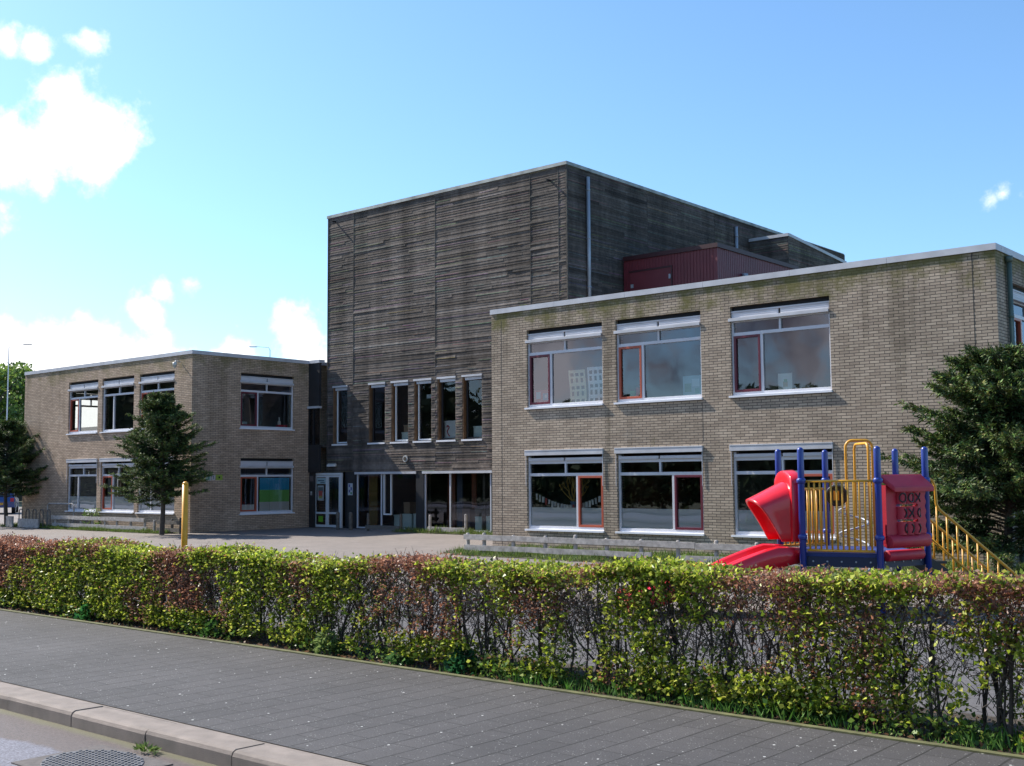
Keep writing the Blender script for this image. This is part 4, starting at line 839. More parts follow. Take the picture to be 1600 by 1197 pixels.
for i in range(6):
    p, q = HP[i] * .93, HP[(i + 1) % 6] * .93; d = (q - p).normalized(); nrm = Vector((d.y, -d.x, 0))
    for k in range(5): c = p + (q - p) * ((k + .5) / 5); b.tube([up(c + nrm * .028, .69), up(c + nrm * .04, .69)], .012, 6)
b.build('bolt_heads', M_pipe, PF)
def baluster_panel(p, q, z0, z1, n, name='railing', r=.0135, m=M_yel):
    b = MB(); d = (q - p).normalized(); a, c = p + d * .06, q - d * .06
    for z in (z0, z1): b.tube([up(a, z), up(c, z)], r * 1.25, 8)
    for i in range(n):
        u = a + (c - a) * ((i + .5) / n); b.tube([up(u, z0), up(u, z1)], r, 8)
    return b.build(name, m, PF, smooth=True)
rl = baluster_panel(F1, F2, .83, 1.715, 12)
# steering wheel on a slotted plate
d = (F2 - F1).normalized(); nrm = Vector((d.y, -d.x, 0)); wc = F1 + d * .43 - nrm * .09
b = MB(); ring = [up(wc + d * .12 * math.cos(a), 1.53 + .12 * math.sin(a)) for a in [2 * math.pi * j / 20 for j in range(21)]]
b.tube(ring, .022, 8, cap=False); b.tube([up(wc - nrm * .005, 1.53), up(wc + nrm * .005, 1.53)], .115, 20); w_ = b.build('steering_wheel', M_black, PF, smooth=False)
b = MB(); b.obox(up(wc - d * .035 + nrm * .012, 1.47), d * .07, nrm * .02, (0, 0, .12)); b.build('hub', M_yel, w_)
baluster_panel(B1, B2, .83, 1.60, 9)
# short middle rail near the slide
b = MB(); b.tube([up(B1, 1.5), up(F1 + (F2 - F1) * .0, 1.5)], .012, 8); b.build('grip_bar', M_yel, PF)
# coil climber behind, with a tall yellow loop each side
dB = (B3 - B2).normalized(); nB = Vector((-dB.y, dB.x, 0))
if nB.y < 0: nB = -nB
b = MB()
def arch(b, p, q, z0, z1, r, n=7, rad=.1):
    d = (q - p).normalized(); pts = [up(p, z0), up(p, z1 - rad)]
    for i in range(1, n): a = math.pi / 2 * i / n; pts.append(up(p + d * rad * (1 - math.cos(a)), z1 - rad + rad * math.sin(a)))
    pts.append(up(p + d * rad, z1)); pts.append(up(q - d * rad, z1))
    for i in range(1, n): a = math.pi / 2 * i / n; pts.append(up(q - d * rad * (1 - math.sin(a)), z1 - rad + rad * math.cos(a)))
    pts += [up(q, z1 - rad), up(q, z0)]; b.tube(pts, r, 8)
c1 = Vector((.16, .72, 0)); c2 = Vector((.52, .66, 0)); c3 = Vector((.44, 1.25, 0))
arch(b, c1, c2, .2, 2.28, .019); b.build('grab_loop', M_yel, PF, smooth=True)
b = MB(); pts = [up(c1 + Vector((.02, .05, 0)), 2.27)] ; arch(b, c2 + Vector((-.06, .0, 0)), c3, .0, 2.24, .019); b.build('grab_loop', M_yel, PF, smooth=True)
b = MB(); cx_ = c3 + Vector((-.1, -.2, 0))
b.tube([up(cx_ + Vector((.2 * math.cos(a), .2 * math.sin(a), 0)), .15 + a * .052) for a in [i * .35 for i in range(66)]], .016, 6); b.build('coil_climber', M_pipe, PF, smooth=True)
# noughts and crosses panel between F2 and F3
d = (F3 - F2).normalized(); nrm = Vector((d.y, -d.x, 0)); Lp = (F3 - F2).length
def PP(u, z, o_): q = F2 + d * u + nrm * o_; return Vector((q.x, q.y, z))
u0, u1 = .09, Lp - .08
b = MB()  # wavy side cheeks
for a, c in ((u0, u0 + .2), (u1 - .16, u1)):
    b = MB(); rows = []
    for i in range(41):
        z = .92 + .74 * i / 40; wv = .012 * math.sin(i / 40 * math.pi * 12)
        dd = .045
        rows.append([PP(a, z, -.03), PP(c + wv, z, -.03), PP(c + wv, z, dd), PP(a, z, dd)] if a == u0 else
                    [PP(a, z, -.03), PP(c + wv, z, -.03), PP(c + wv, z, dd), PP(a, z, dd)])
    b.grid(rows, close=True); b.build('side_cheek', M_dred, PF, smooth=False)
b = MB()  # roof slab and rolled foot
for o0, z0, o1, z1 in ((-.02, 1.80, .15, 1.64),):
    vs = [PP(u0 - .06, z0, o0), PP(u1 + .02, z0, o0), PP(u1 + .06, z1, o1), PP(u0 + .04, z1, o1)]; vs += [v - Vector((0, 0, .07)) for v in vs]
    b.add(vs, [(0, 1, 2, 3), (7, 6, 5, 4), (0, 4, 5, 1), (1, 5, 6, 2), (2, 6, 7, 3), (3, 7, 4, 0)])
b.build('canopy', M_dred, PF, bevel=.015)
b = MB(); b.tube([PP(u0 + .0, .95, .05), PP(u1, .95, .05)], .085, 14); b.tube([PP(u0 + .03, .77, .0), PP(u1 - .06, .77, .0)], .07, 12); b.build('foot_roll', M_dred, PF, smooth=True, bevel=.01)
rows_t = ['CoX', '>XC', 'C>>']
rows_t = [('O', -.35), ('O', 0), ('X', 0)], [('X', .5), ('X', 0), ('O', .4)], [('O', .5), ('X', .55), ('X', .6)]
wu = (u1 - .17 - (u0 + .21)) / 3
for r in range(3):
    for c in range(3):
        uc = u0 + .21 + wu * (c + .5); zc = 1.50 - r * .195; rad = .078
        b = MB(); b.tube([PP(uc, zc - .08, .035), PP(uc, zc + .08, .035)], rad, 20); drum = b.build('spinner', M_dred, PF, smooth=False)
        sym, sh = rows_t[r][c]; b = MB()
        def on(du, dz):
            a = du / rad + sh; return PP(uc + (rad + .003) * math.sin(a), zc + dz, .04 + (rad + .003) * math.cos(a))
        if sym == 'O': b.tube([on(.048 * math.cos(a), .055 * math.sin(a)) for a in [2 * math.pi * j / 20 for j in range(21)]], .0085, 5, cap=False)
        else:
            for s_ in (1, -1): b.tube([on(-.05 + .1 * k / 6, s_ * (-.055 + .11 * k / 6)) for k in range(7)], .0085, 5)
        b.build('mark', M_black, drum)
b = MB()
for r in range(4): z = 1.60 - r * .195; b.tube([PP(u0 + .18, z, .0), PP(u1 - .15, z, .0)], .008, 6)
b.build('spindle_rod', M_pipe, PF)
# hood over the slide head, between F1 and B1
md_ = (F1 + B1) / 2; od = md_.normalized(); sd_ = (F1 - B1).normalized(); hw = .37
def HH(o_, s_, z): q = md_ + od * o_ + sd_ * s_; return Vector((q.x, q.y, z))
def archprof(o_, hw_, zb, ztop, rise, n=14, tilt=0, lean_=0):
    pts = [HH(o_, -hw_, zb), HH(o_, -hw_, zb + (ztop - rise - zb) * .5)]
    for i in range(n + 1):
        a = math.pi - math.pi * i / n; z = ztop - rise + rise * math.sin(a); pts.append(HH(o_ + lean_ * (z - zb), hw_ * math.cos(a), z))
    pts += [HH(o_, hw_, zb + (ztop - rise - zb) * .5), HH(o_, hw_, zb)]; return pts
b = MB()   # back plate: an arched frame with depth
for k in (0,): b.grid([archprof(-.03, hw - .05, .94, 1.74, .17), archprof(-.03, hw, .93, 1.86, .17), archprof(.09, hw, .93, 1.85, .17), archprof(.10, hw - .05, .93, 1.72, .19)])
b.build('hood_rim', M_red, PF, smooth=True, solid=.02, bevel=.01)
b = MB(); rows = []; base_ = []
n = 18
for i in range(n + 1):
    a = math.pi - math.pi * i / n; base_.append(((hw - .05) * math.cos(a), 1.50 + .22 * math.sin(a)))
base_ = [(-(hw - .05), z) for z in (.93, 1.05, 1.2, 1.35)] + base_ + [((hw - .05), z) for z in (1.35, 1.2, 1.05, .93)]
for t in (0, .1, .25, .4, .55, .7, .85, .96, 1.0):
    r = []
    for s_, z0 in base_:
        om = .16 + (z0 - .93) * .44; o_ = .06 + t * om; k = t * om / .50
        fl = (1 - .10 * k) if t < .9 else (1 - .10 * k + .02)
        r.append(HH(o_, s_ * fl, z0 - .24 * k * (z0 - .93) / .77))
    rows.append(r)
b.grid(rows); b.build('slide_hood', M_red, PF, smooth=True, solid=.03)
# double slide
def SL(t, s_, dz):
    o_ = .0 + 2.3 * t; z = .80 - .66 * (t * 1.06) ** 1.0 if t > .06 else .80 - .3 * t
    z = .80 - .70 * (3 * t * t * .3 + t * .7) ** 1.0 if t < .5 else .80 - .70 * (.7 * t + .9 * t * t) / 1.0 if False else .82 - .72 * (t ** 1.15)
    return HH(o_, s_, max(z, .1) + dz + (.04 * ((t - .85) / .15) ** 2 if t > .85 else 0))
prof = [(-.37, -.10), (-.37, .12), (-.34, .14), (-.31, .11), (-.28, .0), (-.17, -.03), (-.05, .0), (-.03, .08), (0, .10), (.03, .08), (.05, .0), (.17, -.03), (.28, .0), (.31, .11), (.34, .14), (.37, .12), (.37, -.14)]
b = MB(); rows = []
for i in range(25):
    t = i / 24; k = min(1, .35 + t * 5) if t < .13 else 1
    rows.append([SL(t, s_, (dz * k if dz > 0.02 else dz)) for s_, dz in prof])
b.grid(rows); b.build('slide', M_red, PF, smooth=True, solid=.012)
# stairs with yellow handrails beyond F3-B3
od3 = ((F3 + B3) / 2).normalized(); m3 = (F3 + B3) / 2; s3 = (F3 - B3).normalized()
def ST(o_, s_, z): q = m3 + od3 * o_ + s3 * s_; return Vector((q.x, q.y, z))
for s_ in (.36, -.36):
    b = MB(); zt0, zl = 1.72, 1.36
    rail = [ST(.05, s_, .62), ST(.05, s_, 1.66), ST(.07, s_, 1.71), ST(.11, s_, 1.73), ST(.15, s_, 1.71), ST(.18, s_, 1.64), ST(.19, s_, 1.40), ST(.23, s_, 1.33), ST(1.36, s_, .36), ST(1.42, s_, .3)]
    b.tube(rail, .019, 8); b.tube([ST(.1, s_, .95), ST(1.05, s_, .12)], .016, 8)
    for k in range(9):
        o_ = .19 + k * .135; zt_ = 1.36 - (o_ - .2) * .86; b.tube([ST(o_, s_, max(.02, .88 - (o_ - .1) * .87)), ST(o_, s_, zt_)], .0135, 8)
    b.build('handrail', M_yel, PF, smooth=True)
b = MB()
for k in range(4): z = .62 - k * .19; b.obox(ST(.06 + k * .26, -.33, z), s3 * .66, od3 * .26, (0, 0, .035))
b.build('stair_tread', M_black, PF)
b = MB()
for s_ in (-.35, .33): b.obox(ST(.04, s_, .62), s3 * .025, od3 * 1.05 + Vector((0, 0, -.72)), (0, 0, .12))
b.build('stringer', M_black, PF)

# ------------------------------------------------------------------ hedge
rng = np.random.default_rng(21); rh = random.Random(21)
HX0, HX1 = -21.0, 0.6
HYc = 8.2
def hnoise(x, k, s=1.0): return noise.noise(Vector((x * s, k * 7.3, 1.7))) * .5 + .5
def htop(x): return .93 + .15 * max(0, min(1, (x + 9) / 7)) + .03 * math.sin(x * 2.1) + .09 * (hnoise(x, 1, 2.6) - .5) + .06 * (hnoise(x, 5, 7) - .5)
def hw2(x): return .34 + .05 * (hnoise(x, 2, .9) - .5)
HG = thing('hedge', (-8, HYc, 0), 'waist-high clipped mixed hedge of green and rust-brown foliage along the pavement', 'hedge')
plants = []; x = HX0
while x < HX1:
    plants.append(x); x += rh.uniform(.11, .21)
# stems
b = MB(); br_pts = []
for px_ in plants:
    for _ in range(rh.choice((1, 2, 2))):
        x = px_ + rh.uniform(-.06, .06); y = HYc + rh.choice((-.13, .13)) + rh.uniform(-.07, .07); top = htop(x)
        r0 = rh.uniform(.009, .019); pts = [(x, y, -.05)]; n = 5; dx = rh.uniform(-.12, .12); dy = rh.uniform(-.1, .1); zt_ = top * rh.uniform(.45, .75)
        for i in range(1, n + 1):
            t = i / n; pts.append((x + dx * t + rh.uniform(-.018, .018), y + dy * t + rh.uniform(-.018, .018), zt_ * t))
        b.tube(pts, [r0 * (1 - .09 * i) for i in range(n + 1)], 6, cap=False)
        for k in range(rh.choice((3, 4, 5))):
            i = rh.randint(1, n); p = Vector(pts[i]); q = p + Vector((rh.uniform(-.22, .22), rh.uniform(-.22, .22), rh.uniform(.18, .5)))
            q.z = min(q.z, top - .04); mid = (p + q) / 2 + Vector((rh.uniform(-.04, .04), rh.uniform(-.04, .04), 0))
            b.tube([p, mid, q], [r0 * .55, r0 * .42, r0 * .28], 5, cap=False); br_pts += [mid, q, (q + mid) / 2]
b.build('stem', M_bark, HG)
# twigs
b = MB()
def inside(x): return HYc + rh.uniform(-1, 1) * hw2(x)
for i in range(27000):
    x = rh.uniform(HX0, HX1); y = inside(x); top = htop(x)
    z = top * (1 - abs(rh.gauss(0, .48))); z = max(z, rh.uniform(.1, .7))
    l = rh.uniform(.07, .2); d = Vector((rh.gauss(0, .6), rh.gauss(0, .6) + (y - HYc) * 1.5, rh.uniform(.1, 1.1))).normalized()
    if z > top - .16: l *= .75
    p = Vector((x, y, z)) - d * l * .5; q = p + d * l; mid = (p + q) / 2 + Vector((rh.uniform(-.015, .015), rh.uniform(-.015, .015), rh.uniform(-.01, .01)))
    b.tube([p, mid, q], [.0032, .0026, .0016], 3, cap=False)
for i in range(150):   # a few longer shoots above the clipped top
    x = rh.uniform(HX0, HX1); p = Vector((x, inside(x) * .6 + HYc * .4, htop(x) - .05)); q = p + Vector((rh.uniform(-.09, .12), rh.uniform(-.05, .05), rh.uniform(.07, .17)))
    b.tube([p, (p + q) / 2 + Vector((.012, 0, 0)), q], [.003, .0025, .0015], 3, cap=False)
b.build('twig', M_twig, HG)
# foliage: each plant is green-dense, green-sparse, dry brown or nearly bare
RUNS = [(-15.4, 'B'), (-14.5, 'G'), (-13.9, 'g'), (-12.5, 'G'), (-11.3, 'B'), (-10.6, 'g'), (-9.9, 'G'), (-9.5, 'b'), (-8.8, 'G'), (-8.3, 'b'), (-7.3, 'B'), (-6.9, 'b'), (-6.35, 'G'), (-5.75, 'b'),
        (-5.35, 'G'), (-4.75, 'g'), (-4.35, 'b'), (-3.85, 'B'), (-3.2, 'G'), (-2.75, 'b'), (-2.2, 'g'), (-1.4, 'G'), (9, 'g')]
def kind_at(x):
    for e, k in RUNS:
        if x < e: return k
Cs, Ds, Ls, Ws, Cc = [], [], [], [], []
NL = 215000
xs_ = HX0 + (HX1 - HX0) * rng.uniform(0, 1, NL * 3) ** .85; cnt = 0
for x in xs_:
    if cnt >= NL: break
    x2 = x + rh.gauss(0, .17); k = kind_at(x2); top = htop(x); hw = hw2(x)
    # bias towards the clipped shell
    if rh.random() < .32:
        z = top - abs(rh.gauss(0, .07)) + (rh.uniform(0, .06) if rh.random() < .2 else 0); y = HYc + rh.uniform(-1, 1) * hw
    else:
        y = HYc + (rh.choice((-1, -1, 1)) * (hw - abs(rh.gauss(0, .06)))); z = top * (1 - rh.random() ** 1.0)
    h = z / top; dens = 1.0
    vn = noise.noise(Vector((x * 3.1, y * 3, z * 2.2))) * .5 + noise.noise(Vector((x * 10, y * 9, z * 9))) * .42 + .5
    thr = {'G': .36, 'g': .48, 'B': .44, 'b': .60}[k]
    if h < .6: thr += (.0 if x < -10.5 else (.08 if x > -4.6 else .13)) * (1 if h > .2 else .6)
    if x < -11.5: thr -= .1
    if z > top - .12: thr -= .12
    if vn < thr + rh.uniform(-.09, .09): continue
    if z < .06: continue
    cl = noise.noise(Vector((x * 1.3 + 9, z * 1.6, 4))) + rh.gauss(0, .16)
    brown = (k == 'B' and cl > -.3 and h > .3) or (k == 'b' and cl > -.1 and h > .4) or (k in 'Gg' and cl > .42) or rh.random() < .07
    if brown:
        c = rh.choice([(.26, .10, .055), (.36, .16, .095), (.18, .08, .055), (.45, .25, .17), (.30, .15, .10)]); t = rh.uniform(.7, 1.5)
    else:
        c = rh.choice([(.31, .39, .035), (.41, .48, .05), (.19, .27, .02), (.50, .53, .09), (.11, .17, .02), (.38, .38, .07)]); t = rh.uniform(.6, 1.45)
        if h < .4: t *= .9
    Cs.append((x, y, z)); Ds.append((rh.gauss(0, 1), rh.gauss(0, 1) + (y - HYc) * 2.0, rh.gauss(.05, .75)))
    s_ = rh.uniform(.5, 1.2) * (.8 if brown else 1.0); Ls.append(.048 * s_); Ws.append(.032 * s_ * (.75 if brown else 1)); Cc.append(tuple(v * t for v in c)); cnt += 1
V = leaves(rng, np.array(Cs), np.array(Ds), np.array(Ls), np.array(Ws), fold=.28)
qmesh('foliage', V, np.array(Cc), M_leaf, HG)
print('hedge leaves', cnt)

# ------------------------------------------------------------------ grass, weeds and litter
def grass(name, regions, n, hgt, label, cols, seed, clump=1.6, mt=None):
    r = np.random.default_rng(seed); C, D, Ln, Wd, K = [], [], [], [], []
    tot = sum((a[1] - a[0]) * (a[3] - a[2]) for a in regions)
    for (x0, x1, y0, y1) in regions:
        m_ = int(n * (x1 - x0) * (y1 - y0) / tot)
        for _ in range(m_):
            x, y = r.uniform(x0, x1), r.uniform(y0, y1)
            v = noise.noise(Vector((x * clump, y * clump, seed))) * .5 + .5
            if v < r.uniform(.2, .6): continue
            C.append((x, y, -.02)); D.append((r.normal(0, .45), r.normal(0, .45), 1)); l = hgt * (v * 1.3) * r.uniform(.5, 1.3); Ln.append(l); Wd.append(max(.006, l * .09))
            c = cols[r.integers(len(cols))]; t = r.uniform(.7, 1.25); K.append([q * t for q in c])
    V = leaves(r, np.array(C), np.array(D), np.array(Ln), np.array(Wd), fold=.1)
    return tag(qmesh(name, V, np.array(K), mt or M_grass), label, None, None, 'stuff')
GC = [(.10, .17, .03), (.14, .22, .04), (.08, .13, .03), (.20, .22, .08)]
grass('grass', [(-19.2, -6, 19.75, 20.5), (-18.9, -6, 20.5, 23.0)], 34000, .2, 'rough grass under the low fence by the near brick wing', GC, 5)
grass('grass', [(-46, -34.4, 22.0, 22.75), (-46, -34.4, 22.75, 23.05)], 16000, .17, 'rough grass under the low fence by the far brick wing', GC, 6)
grass('grass', [(-28.6, -20.4, 27.15, 28.5)], 7000, .22, 'rough grass before the ground-floor hall glazing', GC, 7)
grass('grass', [(-21, .5, 7.8, 8.7)], 6000, .09, 'thin grass and weeds under the hedge', GC, 8, clump=.9)
grass('grass', [(-7.6, .5, 7.78, 8.25)], 4200, .15, 'tufts of green grass at the foot of the hedge by the pavement', [(.08, .20, .03), (.12, .24, .05)], 9, clump=1.3)
# low leafy ground cover under the hedge
Cs, Ds, Ls, Ws, Cc = [], [], [], [], []
for i in range(15000):
    x = rh.uniform(HX0, HX1); y = 7.82 + abs(rh.gauss(0, .28)); v = noise.noise(Vector((x * 1.1, y * 2, 31))) * .5 + .5
    if v < rh.uniform(.42, .62): continue
    z = rh.uniform(0, .22) * v
    Cs.append((x, y, z)); Ds.append((rh.gauss(0, 1), rh.gauss(-.3, 1), rh.uniform(-.1, .8))); s_ = rh.uniform(.5, 1.2); Ls.append(.05 * s_); Ws.append(.038 * s_)
    c = rh.choice([(.10, .19, .03), (.16, .25, .05), (.07, .13, .03), (.2, .24, .05)]); t = rh.uniform(.7, 1.3); Cc.append(tuple(q * t for q in c))
tag(qmesh('ground_cover', leaves(rng, np.array(Cs), np.array(Ds), np.array(Ls), np.array(Ws), .2), np.array(Cc), M_leaf), 'low mixed weeds spreading under the hedge', None, None, 'stuff')
Cs, Ds, Ls, Ws, Cc = [], [], [], [], []
for i in range(9000):
    x = rh.uniform(HX0, HX1); y = rh.uniform(7.78, 8.8); Cs.append((x, y, rh.uniform(-.01, .015))); Ds.append((rh.gauss(0, 1), rh.gauss(0, 1), rh.gauss(.05, .2)))
    s_ = rh.uniform(.6, 1.2); Ls.append(.045 * s_); Ws.append(.026 * s_); c = rh.choice([(.16, .09, .05), (.22, .13, .08), (.1, .06, .04)]); Cc.append(c)
tag(qmesh('leaf_litter', leaves(rng, np.array(Cs), np.array(Ds), np.array(Ls), np.array(Ws), .2), np.array(Cc), M_leaf), 'dry brown leaves lying on the soil under the hedge', None, None, 'stuff')
def weed(x, y, w, h, n, col, label, ls=.06):
    r = np.random.default_rng(int(abs(x * 100))); a = r.uniform(0, 2 * math.pi, n); q = np.sqrt(r.uniform(0, 1, n)); zq = r.uniform(.0, 1, n)
    rad = w * q * np.sqrt(np.maximum(.05, 1 - zq * .85)); C = np.stack([x + rad * np.cos(a), y + rad * .6 * np.sin(a), h * zq * (1.05 - .5 * q)], 1)
    D = np.stack([np.cos(a) + r.normal(0, .5, n), np.sin(a) + r.normal(0, .5, n), r.uniform(-.2, .9, n)], 1)
    cc = np.array(col)[None, :] * r.uniform(.55, 1.35, (n, 1)); s_ = r.uniform(.6, 1.2, n)
    t = thing('leafy_weed', (x, y, 0), label, 'weed', 'bushy weeds at the foot of the hedge')
    qmesh('foliage', leaves(r, C, D, ls * s_, ls * .7 * s_, .2), cc, M_leaf, t)
    b = MB()
    for k in range(9): e = r.uniform(-1, 1, 2); b.tube([(x, y, -.03), (x + e[0] * w * .4, y + e[1] * w * .25, h * .4), (x + e[0] * w * .7, y + e[1] * w * .4, h * .75)], [.004, .003, .002], 4, cap=False)
    b.build('stem', M_twig, t)
weed(-13.95, 7.95, .30, .34, 520, (.05, .19, .05), 'bright green bushy weed at the hedge foot, leftmost of the large clumps')
weed(-11.2, 7.93, .22, .26, 320, (.07, .16, .035), 'dark green weed clump under the brown part of the hedge, second from left')
weed(-9.25, 7.9, .2, .26, 260, (.22, .30, .10), 'pale yellow-green weed at the kerb side of the hedge, third clump from left')
weed(-7.35, 7.92, .21, .25, 420, (.035, .13, .05), 'dark blue-green bushy weed at the hedge foot near the middle of the photo')
weed(-8.15, 7.86, .16, .12, 160, (.10, .2, .06), 'flat small weed on the bed edge just left of the dark blue-green clump')
# plant in the gutter
r_ = random.Random(2); Cs, Ds = [], []
for i in range(90):
    a = r_.uniform(0, 6.28); q = r_.random() ** .7; Cs.append((-7.3 + .12 * q * math.cos(a), 4.60 + .05 * q * math.sin(a), -.115 + r_.uniform(0, .03))); Ds.append((math.cos(a) + r_.gauss(0, .3), math.sin(a) * .5 + r_.gauss(0, .3), r_.uniform(.2, .9)))
cc = np.array([[.14, .21, .05]]) * rng.uniform(.5, 1.4, (90, 1))
tag(qmesh('gutter_weed', leaves(rng, np.array(Cs), np.array(Ds), rng.uniform(.03, .055, 90), rng.uniform(.012, .02, 90), .2), cc, M_leaf), 'small green weed growing in the gutter against the kerbstone', 'weed')

# ------------------------------------------------------------------ conifers
def conifer(x, y, h, rad, zb, label, seed, nl=150, dens=1.0, lean=(0, 0), leaf=.085):
    r = random.Random(seed); g = np.random.default_rng(seed)
    t = thing('conifer_tree', (x, y, 0), label, 'conifer')
    b = MB(); tp = []
    for i in range(9):
        q = i / 8; tp.append(Vector((x + lean[0] * q + .06 * math.sin(q * 5 + seed), y + lean[1] * q + .05 * math.cos(q * 4 + seed), h * .95 * q - .05)))
    b.tube(tp, [.085 * (1 - .9 * i / 8) + .006 for i in range(9)], 8, cap=False); b.build('trunk', M_bark, t)
    b = MB(); C, D, Ln, Wd, K = [], [], [], [], []
    for i in range(nl):
        q = r.random() ** .8; z = zb * .8 + (h * .97 - zb * .8) * q
        prof = (1 - q) ** .62 * (.55 + .45 * min(1, q * 5)) * r.choice((.6, .75, .9, 1.0, 1.15, 1.28)) * (1 + .25 * noise.noise(Vector((seed, q * 4, 3))))
        a = r.uniform(0, 2 * math.pi); prof *= 1 + .3 * noise.noise(Vector((math.cos(a) * 1.5 + seed, math.sin(a) * 1.5, q * 3)))
        l = max(.35, rad * prof); ti = min(7.99, (z + .05) / (h * .95) * 8); k = int(ti); o = tp[k].lerp(tp[min(8, k + 1)], ti - k)
        d = Vector((math.cos(a), math.sin(a), .25 + .5 * q + r.uniform(-.15, .2))); pts = [o]; n = 7
        for j in range(n):
            dd = Vector((d.x, d.y, d.z - .12 * j + (.1 * j if j > 4 else 0))); pts.append(pts[-1] + dd.normalized() * l / n)
        b.tube(pts, [.018 * (1 - .8 * j / n) for j in range(n + 1)], 5, cap=False)
        # feathery side sprays
        nsp = int(26 * dens + l * 30 * dens)
        for s_ in range(nsp):
            u = r.uniform(.08, 1.0) ** .75 * n; j = min(n - 1, int(u)); p = pts[j].lerp(pts[j + 1], u - j)
            ax = (pts[j + 1] - pts[j]).normalized(); sv = ax.cross(Vector((0, 0, 1))).normalized() * r.choice((-1, 1))
            sd = (ax * r.uniform(.4, 1.1) + sv * r.uniform(.3, 1.0) + Vector((0, 0, r.uniform(-.45, .22)))).normalized(); sl_ = r.uniform(.10, .26) * (1.15 - .4 * u / n)
            if r.random() < .25: b.tube([p, p + sd * sl_], [.004, .002], 3, cap=False)
            base = r.uniform(.6, 1.3); tip = 1 if u / n > .6 and r.random() < .5 else 0
            for m_ in range(7):
                w = (m_ + r.random()) / 7; pp = p + sd * sl_ * w; C.append(pp[:]); side = sd.cross(Vector((r.gauss(0, 1), r.gauss(0, 1), r.gauss(0, 1)))).normalized()
                D.append((sd * .9 + side * .7 + Vector((0, 0, -.1)))[:]); s2 = r.uniform(.6, 1.15); Ln.append(leaf * s2); Wd.append(leaf * .30 * s2)
                c = (.042, .074, .024) if not tip else (.14, .19, .05); K.append([v * base * r.uniform(.75, 1.3) for v in c])
    b.build('limb', M_bark, t)
    V = leaves(g, np.array(C), np.array(D), np.array(Ln), np.array(Wd), .25)
    qmesh('crown', V, np.array(K), M_neddle, t)
    print('conifer', len(C))
    return t
conifer(-6.5, 21.0, 4.0, 2.4, .45, 'large dark green conifer against the right corner of the near brick wing', 5, nl=330, dens=1.1, leaf=.095)
conifer(-33.9, 21.75, 4.75, 1.85, 1.15, 'dark conifer with a bare lower trunk before the windows of the far brick wing', 12, nl=330)
conifer(-45.9, 22.3, 4.3, 2.2, 1.4, 'dark conifer at the left edge, past the end of the far brick wing', 33, nl=230)
# small shrub under the left windows
def shrub(x, y, w, h, n, label):
    r = np.random.default_rng(17); a = r.uniform(0, 6.28, n); q = r.uniform(0, 1, n) ** .5; zq = r.uniform(0, 1, n)
    C = np.stack([x + w * q * np.cos(a) * (1 - .5 * zq), y + w * q * np.sin(a) * .7, h * zq], 1); D = np.stack([np.cos(a), np.sin(a), r.uniform(-.3, .8, n)], 1)
    t = thing('small_shrub', (x, y, 0), label, 'shrub'); qmesh('foliage', leaves(r, C, D, .08 * r.uniform(.6, 1.2, n), .05 * r.uniform(.6, 1.2, n), .2), np.array([[.13, .22, .035]]) * r.uniform(.5, 1.4, (n, 1)), M_leaf, t)
    b = MB()
    for k in range(6): e = r.uniform(-1, 1, 2); b.tube([(x, y, -.03), (x + e[0] * w * .6, y + e[1] * w * .4, h * .8)], [.008, .004], 5, cap=False)
    b.build('stem', M_twig, t)
shrub(-40.2, 22.8, .4, .75, 420, 'bright green shrub between two ground-floor windows of the far brick wing')

# ------------------------------------------------------------------ background beyond the left wing
def broadleaf(x, y, h, rad, zb, label, seed, n=9000, cols=((.10, .17, .03), (.15, .23, .045), (.07, .12, .025)), leaf=.32, group=None, sy=1.0):
    r = random.Random(seed); g = np.random.default_rng(seed); t = thing('leafy_tree', (x, y, 0), label, 'tree', group)
    b = MB(); b.tube([(x, y, -.1), (x + .1, y, h * .4), (x, y, h * .85)], [.025 * h, .018 * h, .004 * h], 8, cap=False); ends = []
    for k in range(16):
        z = h * r.uniform(.22, .75); a = r.uniform(0, 6.28); e = Vector((x + rad * .75 * math.cos(a), y + rad * .75 * math.sin(a), min(h * .95, z + rad * r.uniform(.3, 1.1))))
        b.tube([(x, y, z), ((x + e.x) / 2, (y + e.y) / 2, (z + e.z) / 2 + .3), e[:]], [.010 * h, .007 * h, .003 * h], 5, cap=False)
    b.build('trunk', M_bark, t)
    C, K = [], []
    ncl = 70; cl = []
    for i in range(ncl):
        q = r.random(); z = zb + (h - zb) * q; rr = rad * math.sin(math.pi * min(.97, .12 + q * .83)) ** .6 * r.uniform(.35, 1.0); a = r.uniform(0, 6.28); cl.append((x + rr * math.cos(a), y + rr * math.sin(a), z, rad * r.uniform(.16, .34)))
    for i in range(n):
        c = cl[i % ncl]; v = g.normal(size=3); v = v / np.linalg.norm(v) * c[3] * (g.uniform() ** .45); C.append((c[0] + v[0], c[1] + v[1], c[2] + v[2] * .8))
        k = cols[r.randrange(len(cols))]; tt = r.uniform(.7, 1.3); K.append([q * tt for q in k])
    D = g.normal(size=(n, 3)); V = leaves(g, np.array(C), D, leaf * g.uniform(.6, 1.2, n), leaf * .7 * g.uniform(.6, 1.2, n), .2)
    qmesh('crown', V, np.array(K), M_leaf, t); return t
P = lambda px, D: Vector((0, 0, 0)) + (hd * D + rt * (px - 800) / fpx * D)
